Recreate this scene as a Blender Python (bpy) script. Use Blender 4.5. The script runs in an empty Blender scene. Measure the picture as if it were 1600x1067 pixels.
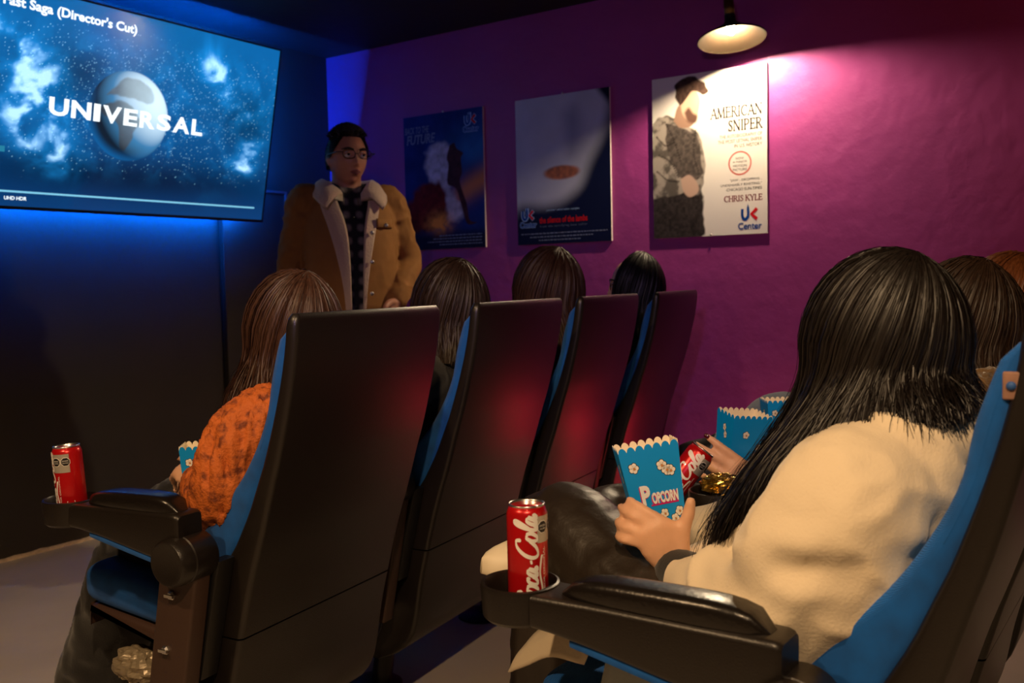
import bpy, math, random
import numpy as np

# ------------------------------------------------------------------ camera, world, lights, exposure
sc = bpy.context.scene
COL = sc.collection
EYE = 1.07


def look_axes(yaw, pitch, roll):
    f = np.array([math.sin(yaw) * math.cos(pitch), math.cos(yaw) * math.cos(pitch), math.sin(pitch)])
    r = np.array([math.cos(yaw), -math.sin(yaw), 0.0])
    u = np.cross(r, f)
    c, s = math.cos(roll), math.sin(roll)
    return c * r + s * u, -s * r + c * u, f


import mathutils
from mathutils import Matrix, Vector

_r, _u, _f = look_axes(math.radians(56.0), math.radians(-3.64), math.radians(-1.31))
cam_data = bpy.data.cameras.new('camera')
cam = bpy.data.objects.new('camera', cam_data)
COL.objects.link(cam)
cam.matrix_world = Matrix(((_r[0], _u[0], -_f[0], 0.0), (_r[1], _u[1], -_f[1], 0.0),
                           (_r[2], _u[2], -_f[2], EYE), (0, 0, 0, 1)))
cam_data.sensor_width = 36.0
cam_data.lens = 36.0 * 1448.0 / 1600.0
cam_data.clip_start = 0.02
cam_data.dof.use_dof = True
cam_data.dof.focus_distance = 1.6
cam_data.dof.aperture_fstop = 7.0
sc.camera = cam

world = bpy.data.worlds.new('world')
sc.world = world
world.use_nodes = True
world.node_tree.nodes['Background'].inputs['Color'].default_value = (0.02, 0.022, 0.03, 1)
world.node_tree.nodes['Background'].inputs['Strength'].default_value = 0.1

sc.view_settings.view_transform = 'Standard'
sc.view_settings.look = 'None'
sc.view_settings.gamma = 1.0
sc.view_settings.exposure = 0.0
sc.view_settings.use_curve_mapping = False


def lamp(name, kind, loc, color, power, size=0.1, target=None, size_y=None, spread=None, spot=None, blend=0.3):
    d = bpy.data.lights.new(name, kind)
    d.energy = power
    d.color = color
    if kind == 'AREA':
        d.size = size
        if size_y:
            d.shape = 'RECTANGLE'
            d.size_y = size_y
        if spread:
            d.spread = math.radians(spread)
    else:
        d.shadow_soft_size = size
    if kind == 'SPOT':
        d.spot_size = math.radians(spot)
        d.spot_blend = blend
    o = bpy.data.objects.new(name, d)
    COL.objects.link(o)
    o.location = loc
    if target is not None:
        o.rotation_euler = (Vector(target) - Vector(loc)).to_track_quat('-Z', 'Y').to_euler()
    return o


# warm shaded ceiling lamps over the aisle and behind the rear row, out of the frame
lamp('ceiling_lamp_aisle', 'SPOT', (-0.15, 1.20, 2.12), (1.0, 0.64, 0.33), 62, 0.03, (-0.13, 1.20, 0.0), spot=146, blend=0.18)
lamp('ceiling_lamp_rear', 'SPOT', (-0.10, -0.10, 2.22), (1.0, 0.66, 0.36), 104, 0.03, (-0.08, -0.10, 0.0), spot=142, blend=0.25)
# red lamp on the floor by the purple wall, then two added wall fills
lamp('floor_lamp_red', 'POINT', (3.70, 1.02, 0.05), (1.0, 0.02, 0.05), 2.2, 0.04)
lamp('fill_spot_red', 'SPOT', (1.6, -1.6, 1.9), (1.0, 0.03, 0.08), 16, 0.05, (3.78, 0.1, 1.5), spot=48, blend=0.7)  # unseen spot added to redden the right end of the wall
lamp('fill_spot_violet', 'SPOT', (-0.5, 0.1, 1.7), (0.68, 0.46, 1.0), 44, 0.05, (3.78, 2.05, 1.0), spot=46, blend=1.0)  # unseen spot added to brighten the posters and the purple wall

# ------------------------------------------------------------------ helpers


def srgb(r, g, b):
    out = []
    for v in (r, g, b):
        v /= 255.0
        out.append(v / 12.92 if v <= 0.04045 else ((v + 0.055) / 1.055) ** 2.4)
    return tuple(out)


def lin(a):
    a = np.clip(np.asarray(a, float) / 255.0, 0, None)
    return np.where(a <= 0.04045, a / 12.92, ((a + 0.055) / 1.055) ** 2.4)


MATS = {}


def mat(name, color, rough=0.5, metal=0.0, spec=0.5, var=0.0, vscale=8.0, bump=0.0, bscale=60.0, emit=None,
        estr=0.0, sheen=0.0, sss=0.0, coat=0.0, attr=None, stretch=None, alpha=1.0, color2=None, trans=0.0, ramp=(0.4, 0.62)):
    m = bpy.data.materials.new(name)
    MATS[name] = m
    m.use_nodes = True
    nt = m.node_tree
    b = nt.nodes['Principled BSDF']
    b.inputs['Base Color'].default_value = (*color, 1)
    b.inputs['Roughness'].default_value = rough
    b.inputs['Metallic'].default_value = metal
    b.inputs['Specular IOR Level'].default_value = spec
    b.inputs['Sheen Weight'].default_value = sheen
    b.inputs['Coat Weight'].default_value = coat
    b.inputs['Transmission Weight'].default_value = trans
    if sss:
        b.inputs['Subsurface Weight'].default_value = sss
        b.inputs['Subsurface Radius'].default_value = (0.6, 0.25, 0.12)
        b.inputs['Subsurface Scale'].default_value = 0.01
    tc = nt.nodes.new('ShaderNodeTexCoord')
    src = tc.outputs['Object']
    if stretch:
        mp = nt.nodes.new('ShaderNodeMapping')
        mp.inputs['Scale'].default_value = stretch
        nt.links.new(src, mp.inputs['Vector'])
        src = mp.outputs['Vector']
    if attr:
        at = nt.nodes.new('ShaderNodeAttribute')
        at.attribute_name = attr
        if emit is None:
            nt.links.new(at.outputs['Color'], b.inputs['Base Color'])
        else:
            b.inputs['Base Color'].default_value = (0.005, 0.005, 0.006, 1)
            nt.links.new(at.outputs['Color'], b.inputs['Emission Color'])
            b.inputs['Emission Strength'].default_value = estr
    elif emit is not None:
        b.inputs['Emission Color'].default_value = (*emit, 1)
        b.inputs['Emission Strength'].default_value = estr
    if var or color2:
        n = nt.nodes.new('ShaderNodeTexNoise')
        n.inputs['Scale'].default_value = vscale
        n.inputs['Detail'].default_value = 5
        nt.links.new(src, n.inputs['Vector'])
        cr = nt.nodes.new('ShaderNodeValToRGB')
        c2 = color2 if color2 else tuple(c * (1 + var) for c in color)
        c1 = color if color2 else tuple(c * (1 - var) for c in color)
        cr.color_ramp.elements[0].position = ramp[0] if color2 else 0.3
        cr.color_ramp.elements[1].position = ramp[1] if color2 else 0.7
        cr.color_ramp.elements[0].color = (*c1, 1)
        cr.color_ramp.elements[1].color = (*c2, 1)
        nt.links.new(n.outputs['Fac'], cr.inputs['Fac'])
        nt.links.new(cr.outputs['Color'], b.inputs['Base Color'])
    if bump:
        n2 = nt.nodes.new('ShaderNodeTexNoise')
        n2.inputs['Scale'].default_value = bscale
        n2.inputs['Detail'].default_value = 4
        nt.links.new(src, n2.inputs['Vector'])
        bp = nt.nodes.new('ShaderNodeBump')
        bp.inputs['Strength'].default_value = 1.0
        bp.inputs['Distance'].default_value = bump
        nt.links.new(n2.outputs['Fac'], bp.inputs['Height'])
        nt.links.new(bp.outputs['Normal'], b.inputs['Normal'])
    return m


def fabric(name, color, scale=900.0, amp=0.0006, rough=0.9, dark=0.55, rot=0.6, sheen=0.3, mottled=0.12):
    """twill: fine diagonal wave bump plus mottled colour"""
    m = mat(name, color, rough, sheen=sheen, var=mottled, vscale=25)
    nt = m.node_tree
    b = nt.nodes['Principled BSDF']
    tc = nt.nodes.new('ShaderNodeTexCoord')
    mp = nt.nodes.new('ShaderNodeMapping')
    mp.inputs['Rotation'].default_value = (rot, rot * 0.5, 0)
    nt.links.new(tc.outputs['Object'], mp.inputs['Vector'])
    w = nt.nodes.new('ShaderNodeTexWave')
    w.bands_direction = 'Z'
    w.inputs['Scale'].default_value = scale / 6.28
    w.inputs['Distortion'].default_value = 1.5
    w.inputs['Detail'].default_value = 1.0
    nt.links.new(mp.outputs['Vector'], w.inputs['Vector'])
    bp = nt.nodes.new('ShaderNodeBump')
    bp.inputs['Strength'].default_value = 0.9
    bp.inputs['Distance'].default_value = amp
    nt.links.new(w.outputs['Fac'], bp.inputs['Height'])
    nt.links.new(bp.outputs['Normal'], b.inputs['Normal'])
    return m


def mesh_data(name, v, f, mats=(), smooth=True, fm=None):
    me = bpy.data.meshes.new(name)
    v = np.asarray(v, float)
    me.from_pydata(v.tolist(), [], [list(map(int, q)) for q in f])
    for m in mats:
        me.materials.append(m)
    if fm is not None:
        me.polygons.foreach_set('material_index', np.asarray(fm, dtype=np.int32))
    if smooth:
        me.polygons.foreach_set('use_smooth', np.ones(len(me.polygons), dtype=bool))
    me.update()
    return me


def mesh_quads(name, v, q, mats=(), smooth=True):
    """fast path for large all-quad meshes (numpy arrays)"""
    me = bpy.data.meshes.new(name)
    v = np.ascontiguousarray(v, dtype=np.float32)
    q = np.ascontiguousarray(q, dtype=np.int32)
    me.vertices.add(len(v))
    me.vertices.foreach_set('co', v.ravel())
    me.loops.add(q.size)
    me.loops.foreach_set('vertex_index', q.ravel())
    me.polygons.add(len(q))
    me.polygons.foreach_set('loop_start', np.arange(0, q.size, 4, dtype=np.int32))
    me.polygons.foreach_set('use_smooth', np.full(len(q), smooth, dtype=bool))
    for m in mats:
        me.materials.append(m)
    me.update(calc_edges=True)
    return me


def obj(name, me, parent=None, loc=None, rot=None):
    o = bpy.data.objects.new(name, me)
    COL.objects.link(o)
    if parent is not None:
        o.parent = parent
    if loc is not None:
        o.location = loc
    if rot is not None:
        o.rotation_euler = rot
    return o


def empty(name, loc=(0, 0, 0), rz=0.0, rot=None):
    o = bpy.data.objects.new(name, None)
    COL.objects.link(o)
    o.empty_display_size = 0.1
    o.location = loc
    o.rotation_euler = rot if rot is not None else (0, 0, rz)
    return o


def tag(o, label, cat, group=None, kind=None):
    if label:
        o['label'] = label
    if cat:
        o['category'] = cat
    if group:
        o['group'] = group
    if kind:
        o['kind'] = kind
    return o


def struct(o):
    o['kind'] = 'structure'
    return o


def part(name, vf, m, parent, smooth=True, sharp=None, shift=None):
    v, f = vf
    v = np.asarray(v, float)
    if shift is not None:
        v = v - np.asarray(shift)
    me = mesh_data(name, v, f, (m,), smooth)
    if sharp:
        me.set_sharp_from_angle(angle=math.radians(sharp))
    return obj(name, me, parent)


def box(x0, x1, y0, y1, z0, z1):
    v = [(x0, y0, z0), (x1, y0, z0), (x1, y1, z0), (x0, y1, z0), (x0, y0, z1), (x1, y0, z1), (x1, y1, z1), (x0, y1, z1)]
    f = [(0, 3, 2, 1), (4, 5, 6, 7), (0, 1, 5, 4), (1, 2, 6, 5), (2, 3, 7, 6), (3, 0, 4, 7)]
    return v, f


def join(*vfs):
    V, Fc, n = [], [], 0
    for v, f in vfs:
        v = np.asarray(v, float)
        V.append(v)
        Fc += [tuple(int(i) + n for i in q) for q in f]
        n += len(v)
    return np.vstack(V), Fc


def loft(rings, cap=True, closed=True):
    """rings: list of (n,3) loops"""
    n = len(rings[0])
    v = np.vstack(rings)
    f = []
    for k in range(len(rings) - 1):
        a, b = k * n, (k + 1) * n
        for i in range(n if closed else n - 1):
            j = (i + 1) % n
            f.append((a + i, a + j, b + j, b + i))
    if cap:
        f.append(tuple(range(n - 1, -1, -1)))
        e = (len(rings) - 1) * n
        f.append(tuple(range(e, e + n)))
    return v, f


def rrect(x0, x1, y0, y1, r, n=4):
    """rounded rectangle loop in 2D, counter-clockwise"""
    r = min(r, (x1 - x0) / 2 - 1e-5, (y1 - y0) / 2 - 1e-5)
    p = []
    for cx, cy, a0 in ((x1 - r, y1 - r, 0), (x0 + r, y1 - r, 90), (x0 + r, y0 + r, 180), (x1 - r, y0 + r, 270)):
        for i in range(n + 1):
            a = math.radians(a0 + 90.0 * i / n)
            p.append((cx + r * math.cos(a), cy + r * math.sin(a)))
    return np.array(p)


def rbox(x0, x1, y0, y1, z0, z1, r=0.005, n=3):
    """box rounded on all edges: lofted rounded rectangles"""
    rings = []
    for i in range(n + 1):
        a = math.pi / 2 * i / n
        ins, dz = r * (1 - math.sin(a)), r * (1 - math.cos(a))
        p = rrect(x0 + ins, x1 - ins, y0 + ins, y1 - ins, r, n)
        rings.append(np.c_[p, np.full(len(p), z0 + dz)])
    for i in range(n, -1, -1):
        a = math.pi / 2 * i / n
        ins, dz = r * (1 - math.sin(a)), r * (1 - math.cos(a))
        p = rrect(x0 + ins, x1 - ins, y0 + ins, y1 - ins, r, n)
        rings.append(np.c_[p, np.full(len(p), z1 - dz)])
    return loft(rings)


def lathe(profile, n=32, axis='z', center=(0, 0, 0), cap=True):
    rings = []
    for r, h in profile:
        a = np.linspace(0, 2 * math.pi, n, endpoint=False)
        c, s = np.cos(a) * r, np.sin(a) * r
        hh = np.full(n, h)
        if axis == 'z':
            ring = np.c_[c, s, hh]
        elif axis == 'x':
            ring = np.c_[hh, c, s]
        else:
            ring = np.c_[s, hh, c]
        rings.append(ring + np.asarray(center))
    return loft(rings, cap)


def catmull(pts, n=6):
    """dense Catmull-Rom through rows of pts (any columns)"""
    p = np.asarray(pts, float)
    q = np.vstack([2 * p[0] - p[1], p, 2 * p[-1] - p[-2]])
    out = []
    for i in range(1, len(q) - 2):
        for t in np.arange(n) / n:
            out.append(0.5 * (2 * q[i] + (q[i + 1] - q[i - 1]) * t + (2 * q[i - 1] - 5 * q[i] + 4 * q[i + 1] - q[i + 2]) * t * t
                              + (3 * q[i] - q[i - 1] - 3 * q[i + 1] + q[i + 2]) * t ** 3))
    out.append(p[-1])
    return np.array(out)


def unit(a):
    a = np.asarray(a, float)
    return a / (np.linalg.norm(a) + 1e-12)


def tube(pts, ra, rb=None, side=None, n=14, dens=5, caps=True):
    """smooth tube through pts with radii ra (along side) and rb (across), hemispherical ends"""
    pts = np.asarray(pts, float)
    ra = np.full(len(pts), ra, float) if np.isscalar(ra) else np.asarray(ra, float)
    rb = ra if rb is None else (np.full(len(pts), rb, float) if np.isscalar(rb) else np.asarray(rb, float))
    d = catmull(np.c_[pts, ra, rb], dens) if len(pts) > 2 else np.array([np.r_[pts, ][0].tolist() + [ra[0], rb[0]], pts[1].tolist() + [ra[1], rb[1]]])
    P, A, B = d[:, :3], np.maximum(d[:, 3], 1e-4), np.maximum(d[:, 4], 1e-4)
    T = np.gradient(P, axis=0)
    T /= np.linalg.norm(T, axis=1)[:, None] + 1e-12
    if side is None:
        s = np.cross(T[0], (0, 0, 1.0))
        if np.linalg.norm(s) < 0.2:
            s = np.cross(T[0], (1.0, 0, 0))
    else:
        s = np.asarray(side, float)
    s = unit(s)
    rings = []
    a = np.linspace(0, 2 * math.pi, n, endpoint=False)
    fr = []
    for i in range(len(P)):
        s = unit(s - T[i] * (s @ T[i]))
        u = np.cross(T[i], s)
        fr.append((s, u))
    def ring(c, i, k):
        s_, u_ = fr[i]
        return c + np.outer(np.cos(a) * A[i] * k, s_) + np.outer(np.sin(a) * B[i] * k, u_)
    if caps:
        m = min(A[0], B[0])
        for t in (0.03, 0.35, 0.65, 0.88):
            rings.append(ring(P[0] - T[0] * m * math.cos(math.asin(t)), 0, t))
    for i in range(len(P)):
        rings.append(ring(P[i], i, 1.0))
    if caps:
        m = min(A[-1], B[-1])
        for t in (0.88, 0.65, 0.35, 0.03):
            rings.append(ring(P[-1] + T[-1] * m * math.cos(math.asin(t)), len(P) - 1, t))
    return loft(rings)


def ellipsoid(c, r, n=24, m=14, R=None):
    rings = []
    for j in range(m + 1):
        e = -math.pi / 2 + math.pi * j / m
        k = max(math.cos(e), 0.01)
        a = np.linspace(0, 2 * math.pi, n, endpoint=False)
        rings.append(np.c_[np.cos(a) * k * r[0], np.sin(a) * k * r[1], np.full(n, math.sin(e) * r[2])])
    v, f = loft(rings)
    if R is not None:
        v = v @ np.asarray(R).T
    return v + np.asarray(c), f


def fuse(vfs, voxel=0.008, smooth=2, name='fused', keep=None):
    """union of closed pieces into one continuous surface"""
    v, f = join(*vfs)
    me = mesh_data('tmp', v, f)
    o = bpy.data.objects.new('tmp', me)
    COL.objects.link(o)
    md = o.modifiers.new('r', 'REMESH')
    md.mode = 'VOXEL'
    md.voxel_size = voxel
    md.adaptivity = 0.0
    md.use_smooth_shade = True
    if smooth:
        sm = o.modifiers.new('s', 'SMOOTH')
        sm.factor = 0.5
        sm.iterations = smooth
    dg = bpy.context.evaluated_depsgraph_get()
    out = bpy.data.meshes.new_from_object(o.evaluated_get(dg))
    out.name = name
    bpy.data.objects.remove(o)
    bpy.data.meshes.remove(me)
    out.polygons.foreach_set('use_smooth', np.ones(len(out.polygons), dtype=bool))
    return out


def co_of(me):
    a = np.empty(len(me.vertices) * 3, dtype=np.float32)
    me.vertices.foreach_get('co', a)
    return a.reshape(-1, 3).astype(float)


def no_of(me):
    a = np.empty(len(me.vertices) * 3, dtype=np.float32)
    me.vertices.foreach_get('normal', a)
    return a.reshape(-1, 3).astype(float)


def set_co(me, v):
    me.vertices.foreach_set('co', np.ascontiguousarray(v, dtype=np.float32).ravel())
    me.update()


def hash3(i, j, k, seed):
    h = (i * 374761393 + j * 668265263 + k * 2147483647 + seed * 974634777) & 0xFFFFFFFF
    h = ((h ^ (h >> 13)) * 1274126177) & 0xFFFFFFFF
    return ((h ^ (h >> 16)) & 0xFFFF) / 65535.0


def vnoise(p, seed=0):
    p = np.asarray(p, float)
    i = np.floor(p).astype(np.int64)
    t = p - i
    t = t * t * (3 - 2 * t)
    out = 0
    for a in (0, 1):
        for b in (0, 1):
            for c in (0, 1):
                w = (t[:, 0] if a else 1 - t[:, 0]) * (t[:, 1] if b else 1 - t[:, 1]) * (t[:, 2] if c else 1 - t[:, 2])
                out = out + w * hash3(i[:, 0] + a, i[:, 1] + b, i[:, 2] + c, seed)
    return out


def fbm(p, octs=4, seed=0):
    out, a, s = 0, 0.5, 0
    p = np.asarray(p, float)
    for o in range(octs):
        out = out + a * vnoise(p * 2 ** o, seed + o * 7)
        s += a
        a *= 0.5
    return out / s


def wrinkle(me, amp=0.004, freq=(30, 30, 12), seed=0, mask=None):
    v, n = co_of(me), no_of(me)
    q = v + 0.03 * np.c_[vnoise(v * 9, seed), vnoise(v * 9, seed + 3), vnoise(v * 9, seed + 5)]
    r = 1 - np.abs(2 * fbm(q * np.asarray(freq), 2, seed) - 1) * 2
    d = amp * (r - 0.3)
    if mask is not None:
        d = d * mask(v)
    set_co(me, v + n * d[:, None])


# ---- lettering
def text_vf(body, bold=0.0, shear=0.0, spacing=1.0):
    cu = bpy.data.curves.new('t', 'FONT')
    cu.body = body
    cu.size = 1.0
    cu.offset = bold
    cu.shear = shear
    cu.space_character = spacing
    cu.resolution_u = 3
    o = bpy.data.objects.new('t', cu)
    COL.objects.link(o)
    dg = bpy.context.evaluated_depsgraph_get()
    me = bpy.data.meshes.new_from_object(o.evaluated_get(dg))
    v = co_of(me)[:, :2]
    f = [tuple(p.vertices) for p in me.polygons]
    bpy.data.objects.remove(o)
    bpy.data.curves.remove(cu)
    bpy.data.meshes.remove(me)
    return v, f


def text_fit(body, x0, x1, z0, z1, y=-0.001, bold=0.0, shear=0.0, spacing=1.0):
    """lettering in the local XZ plane fitted to a rectangle"""
    v, f = text_vf(body, bold, shear, spacing)
    a, b = v.min(0), v.max(0)
    s = (v - a) / (b - a)
    return np.c_[x0 + s[:, 0] * (x1 - x0), np.full(len(v), y), z0 + s[:, 1] * (z1 - z0)], f


def picture(name, w, h, nx, ny, fn, m, parent, y=0.0):
    """printed or displayed picture: a fine grid carrying colours; fn(X, Z) -> linear rgb"""
    x, z = np.linspace(0, w, nx), np.linspace(0, h, ny)
    X, Z = np.meshgrid(x, z)
    v = np.c_[X.ravel(), np.full(X.size, y), Z.ravel()]
    i = np.arange(nx * ny).reshape(ny, nx)
    q = np.c_[i[:-1, :-1].ravel(), i[:-1, 1:].ravel(), i[1:, 1:].ravel(), i[1:, :-1].ravel()]
    me = mesh_quads(name, v, q, (m,))
    c = np.asarray(fn(X.ravel(), Z.ravel()), float)
    at = me.color_attributes.new('Col', 'FLOAT_COLOR', 'POINT')
    at.data.foreach_set('color', np.c_[c, np.ones(len(c))].astype(np.float32).ravel())
    return obj(name, me, parent)


def sstep(a, b, x):
    t = np.clip((x - a) / (b - a), 0, 1)
    return t * t * (3 - 2 * t)


def ribbon(pts, w, close=False):
    """flat stroke in 2D of varying width -> verts (2D), quads"""
    p = np.asarray(pts, float)
    t = np.gradient(p, axis=0)
    t /= np.linalg.norm(t, axis=1)[:, None] + 1e-12
    nrm = np.c_[-t[:, 1], t[:, 0]]
    w = np.full(len(p), w, float) if np.isscalar(w) else np.asarray(w, float)
    v = np.empty((2 * len(p), 2))
    v[0::2] = p + nrm * w[:, None] / 2
    v[1::2] = p - nrm * w[:, None] / 2
    f = [(2 * i, 2 * i + 1, 2 * i + 3, 2 * i + 2) for i in range(len(p) - 1)]
    return v, f


def join2(*vfs):
    V, Fc, n = [], [], 0
    for v, f in vfs:
        V.append(np.asarray(v, float))
        Fc += [tuple(i + n for i in q) for q in f]
        n += len(v)
    return np.vstack(V), Fc


def copy_tree(o, parent=None):
    c = o.copy()
    COL.objects.link(c)
    c.parent = parent
    for ch in list(o.children):
        copy_tree(ch, c)
    return c
# ------------------------------------------------------------------ materials
M_wall = mat('plaster_purple', srgb(166, 62, 140), 0.5, var=0.05, vscale=3, bump=0.005, bscale=13)
M_front = mat('paint_black', srgb(50, 44, 38), 0.62, var=0.10, vscale=5, bump=0.0015, bscale=20)
M_ceil = mat('ceiling_black', srgb(20, 19, 22), 0.7, bump=0.002, bscale=14)
M_floor = mat('painted_cement', srgb(196, 184, 170), 0.45, var=0.10, vscale=2.5, bump=0.0006, bscale=30)
M_edge = mat('chipped_edge', srgb(215, 190, 160), 0.8, var=0.25, vscale=40)
M_plastic = mat('dark_plastic', srgb(28, 23, 20), 0.35, bump=0.0003, bscale=420, spec=0.5)
M_plastic_gl = mat('glossy_plastic', srgb(24, 20, 18), 0.26, bump=0.0004, bscale=160)
M_brown = mat('brown_metal', srgb(62, 42, 33), 0.5, bump=0.0003, bscale=300)
M_black = mat('black_metal', srgb(16, 15, 15), 0.45)
M_blue = fabric('blue_fabric', srgb(0, 96, 186), scale=1500, amp=0.0009, sheen=0.08, mottled=0.2)
M_steel = mat('steel', (0.7, 0.68, 0.64), 0.3, metal=1.0)
M_white_print = mat('white_print', (0.85, 0.85, 0.85), 0.7, spec=0.05)
M_navy_print = mat('navy_print', srgb(18, 70, 150), 0.7, spec=0.05)
M_red_print = mat('red_print', srgb(214, 32, 40), 0.7, spec=0.05)
M_dark_print = mat('dark_print', srgb(26, 18, 14), 0.7, spec=0.05)
M_maroon_print = mat('maroon_print', srgb(128, 40, 44), 0.7, spec=0.05)
M_pink_print = mat('rose_print', srgb(214, 120, 112), 0.7, spec=0.05)
M_grey_print = mat('grey_print', srgb(120, 132, 160), 0.7, spec=0.05)
M_pale_print = mat('pale_blue_print', srgb(165, 200, 240), 0.7, spec=0.05)
M_board = mat('foam_board', (0.8, 0.78, 0.74), 0.5)
M_screen = mat('screen_glow', (0, 0, 0), 0.12, attr='Col', emit=(1, 1, 1), estr=1.0, spec=0.4)
M_glow_white = mat('screen_white', (0.02, 0.02, 0.02), 0.2, emit=(0.85, 0.95, 1.0), estr=1.35)
M_glow_cyan = mat('screen_cyan', (0.02, 0.02, 0.02), 0.2, emit=(0.22, 0.62, 0.85), estr=1.0)
M_led = mat('led_blue', (0.0, 0.02, 0.1), 0.5, emit=(0.0, 0.12, 1.0), estr=520.0)
M_poster = mat('poster_print', (1, 1, 1), 0.6, attr='Col', spec=0.12)

# ------------------------------------------------------------------ room shell
W, D, HT = 3.78, 3.75, 2.333
XL, YB = -1.9, -1.9


def slab(name, x0, x1, y0, y1, z0, z1, m):
    o = part(name, box(x0, x1, y0, y1, z0, z1), m, None, smooth=False)
    return struct(o)


slab('floor', XL - 0.1, W + 0.1, YB - 0.1, D + 0.1, -0.1, 0.0, M_floor)
slab('ceiling', XL - 0.1, W + 0.1, YB - 0.1, D + 0.1, HT, HT + 0.1, M_ceil)
slab('wall_front', XL, W, D, D + 0.1, 0, HT, M_front)
slab('wall_right', W, W + 0.1, YB, D, 0, HT, M_wall)
slab('wall_left', XL - 0.1, XL, YB, D, 0, HT, M_front)
slab('wall_back', XL, W, YB - 0.1, YB, 0, HT, M_front)
# chipped pale edge where the painted floor meets the front wall
rng = np.random.default_rng(3)
xs = np.linspace(XL, W, 160)
hh = 0.006 + 0.007 * rng.random(160)
top = [np.array([(x, D - 0.012, 0), (x, D - 0.012, h), (x, D, h + 0.004), (x, D, 0)]) for x, h in zip(xs, hh)]
struct(part('baseboard_front', loft(top), M_edge, None, smooth=False))

# dark panel standing against the front wall beside the screen
e = empty('wall_panel', (3.0, D, 0))
tag(e, 'tall black board with thin blue-lit edges against the front wall below the screen', 'panel')
part('board', rbox(0, 0.41, -0.035, -0.002, 0, 1.56, 0.004), M_front, e, sharp=40)
part('edge_strip', box(0.405, 0.417, -0.043, -0.002, 0, 1.572), mat('strip_metal', srgb(110, 112, 120), 0.35, metal=0.6), e, smooth=False)
part('edge_strip', box(0.0, 0.404, -0.043, -0.002, 1.561, 1.572), MATS['strip_metal'], e, smooth=False)

# ------------------------------------------------------------------ television
TVW, TVH = 1.43, 0.84
tv = empty('television', (3.175 - TVW, 3.63, 1.398), rot=(math.radians(12.7), 0, 0))
tag(tv, 'large flat wall television showing a globe and a film studio title', 'television')
part('housing', rbox(0, TVW, 0.004, 0.035, 0, TVH, 0.006), M_black, tv, sharp=40)
part('rear_housing', rbox(0.25, TVW - 0.25, 0.03, 0.07, 0.12, 0.6, 0.012), M_black, tv, sharp=40)
bz = 0.008
part('bezel', join(box(0, TVW, -0.002, 0.006, 0, bz * 1.6), box(0, TVW, -0.002, 0.006, TVH - bz, TVH),
                   box(0, bz, -0.002, 0.006, bz * 1.6, TVH - bz), box(TVW - bz, TVW, -0.002, 0.006, bz * 1.6, TVH - bz)), M_black, tv, smooth=False)
part('wall_bracket', join(box(0.6, 0.66, 0.06, 0.12, 0.1, 0.5), box(0.8, 0.86, 0.06, 0.12, 0.1, 0.5)), M_black, tv, smooth=False)
for sgn, (a0, a1, b0, b1) in enumerate(((0.08, TVW - 0.08, 0.05, 0.062), (0.08, TVW - 0.08, TVH - 0.09, TVH - 0.078),
                                        (0.08, 0.092, 0.07, TVH - 0.1), (TVW - 0.10, TVW - 0.088, 0.07, TVH - 0.1))):
    part('led_strip', box(a0, a1, 0.036, 0.04, b0, b1), M_led, tv, smooth=False)
def polymask(X, Z, pts, soft=0.004, wob=0.0, seed=0):
    """soft mask of a polygon"""
    pts = catmull(np.array(list(pts) + [pts[0]]), 4)[:-1]
    px, pz = X, Z
    if wob:
        p3 = np.c_[X * 40, Z * 40, 0 * X]
        px = X + wob * (vnoise(p3, seed) - .5)
        pz = Z + wob * (vnoise(p3 + 9, seed) - .5)
    inside = np.zeros(len(X), bool)
    dist = np.full(len(X), 9.0)
    for (x0, z0), (x1, z1) in zip(pts, np.roll(pts, -1, 0)):
        cr = (z0 > pz) != (z1 > pz)
        with np.errstate(divide='ignore', invalid='ignore'):
            xi = (x1 - x0) * (pz - z0) / (z1 - z0 + 1e-15) + x0
        inside ^= cr & (px < xi)
        ex, ez = x1 - x0, z1 - z0
        t = np.clip(((px - x0) * ex + (pz - z0) * ez) / (ex * ex + ez * ez + 1e-12), 0, 1)
        dist = np.minimum(dist, np.hypot(px - x0 - t * ex, pz - z0 - t * ez))
    return sstep(-soft, soft, np.where(inside, dist, -dist))


def over(c, col, m):
    col = np.asarray(col)
    return c * (1 - m)[:, None] + (col if col.ndim == 2 else col[None, :]) * m[:, None]



GC, GR = (0.652, 0.418), 0.186


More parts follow.
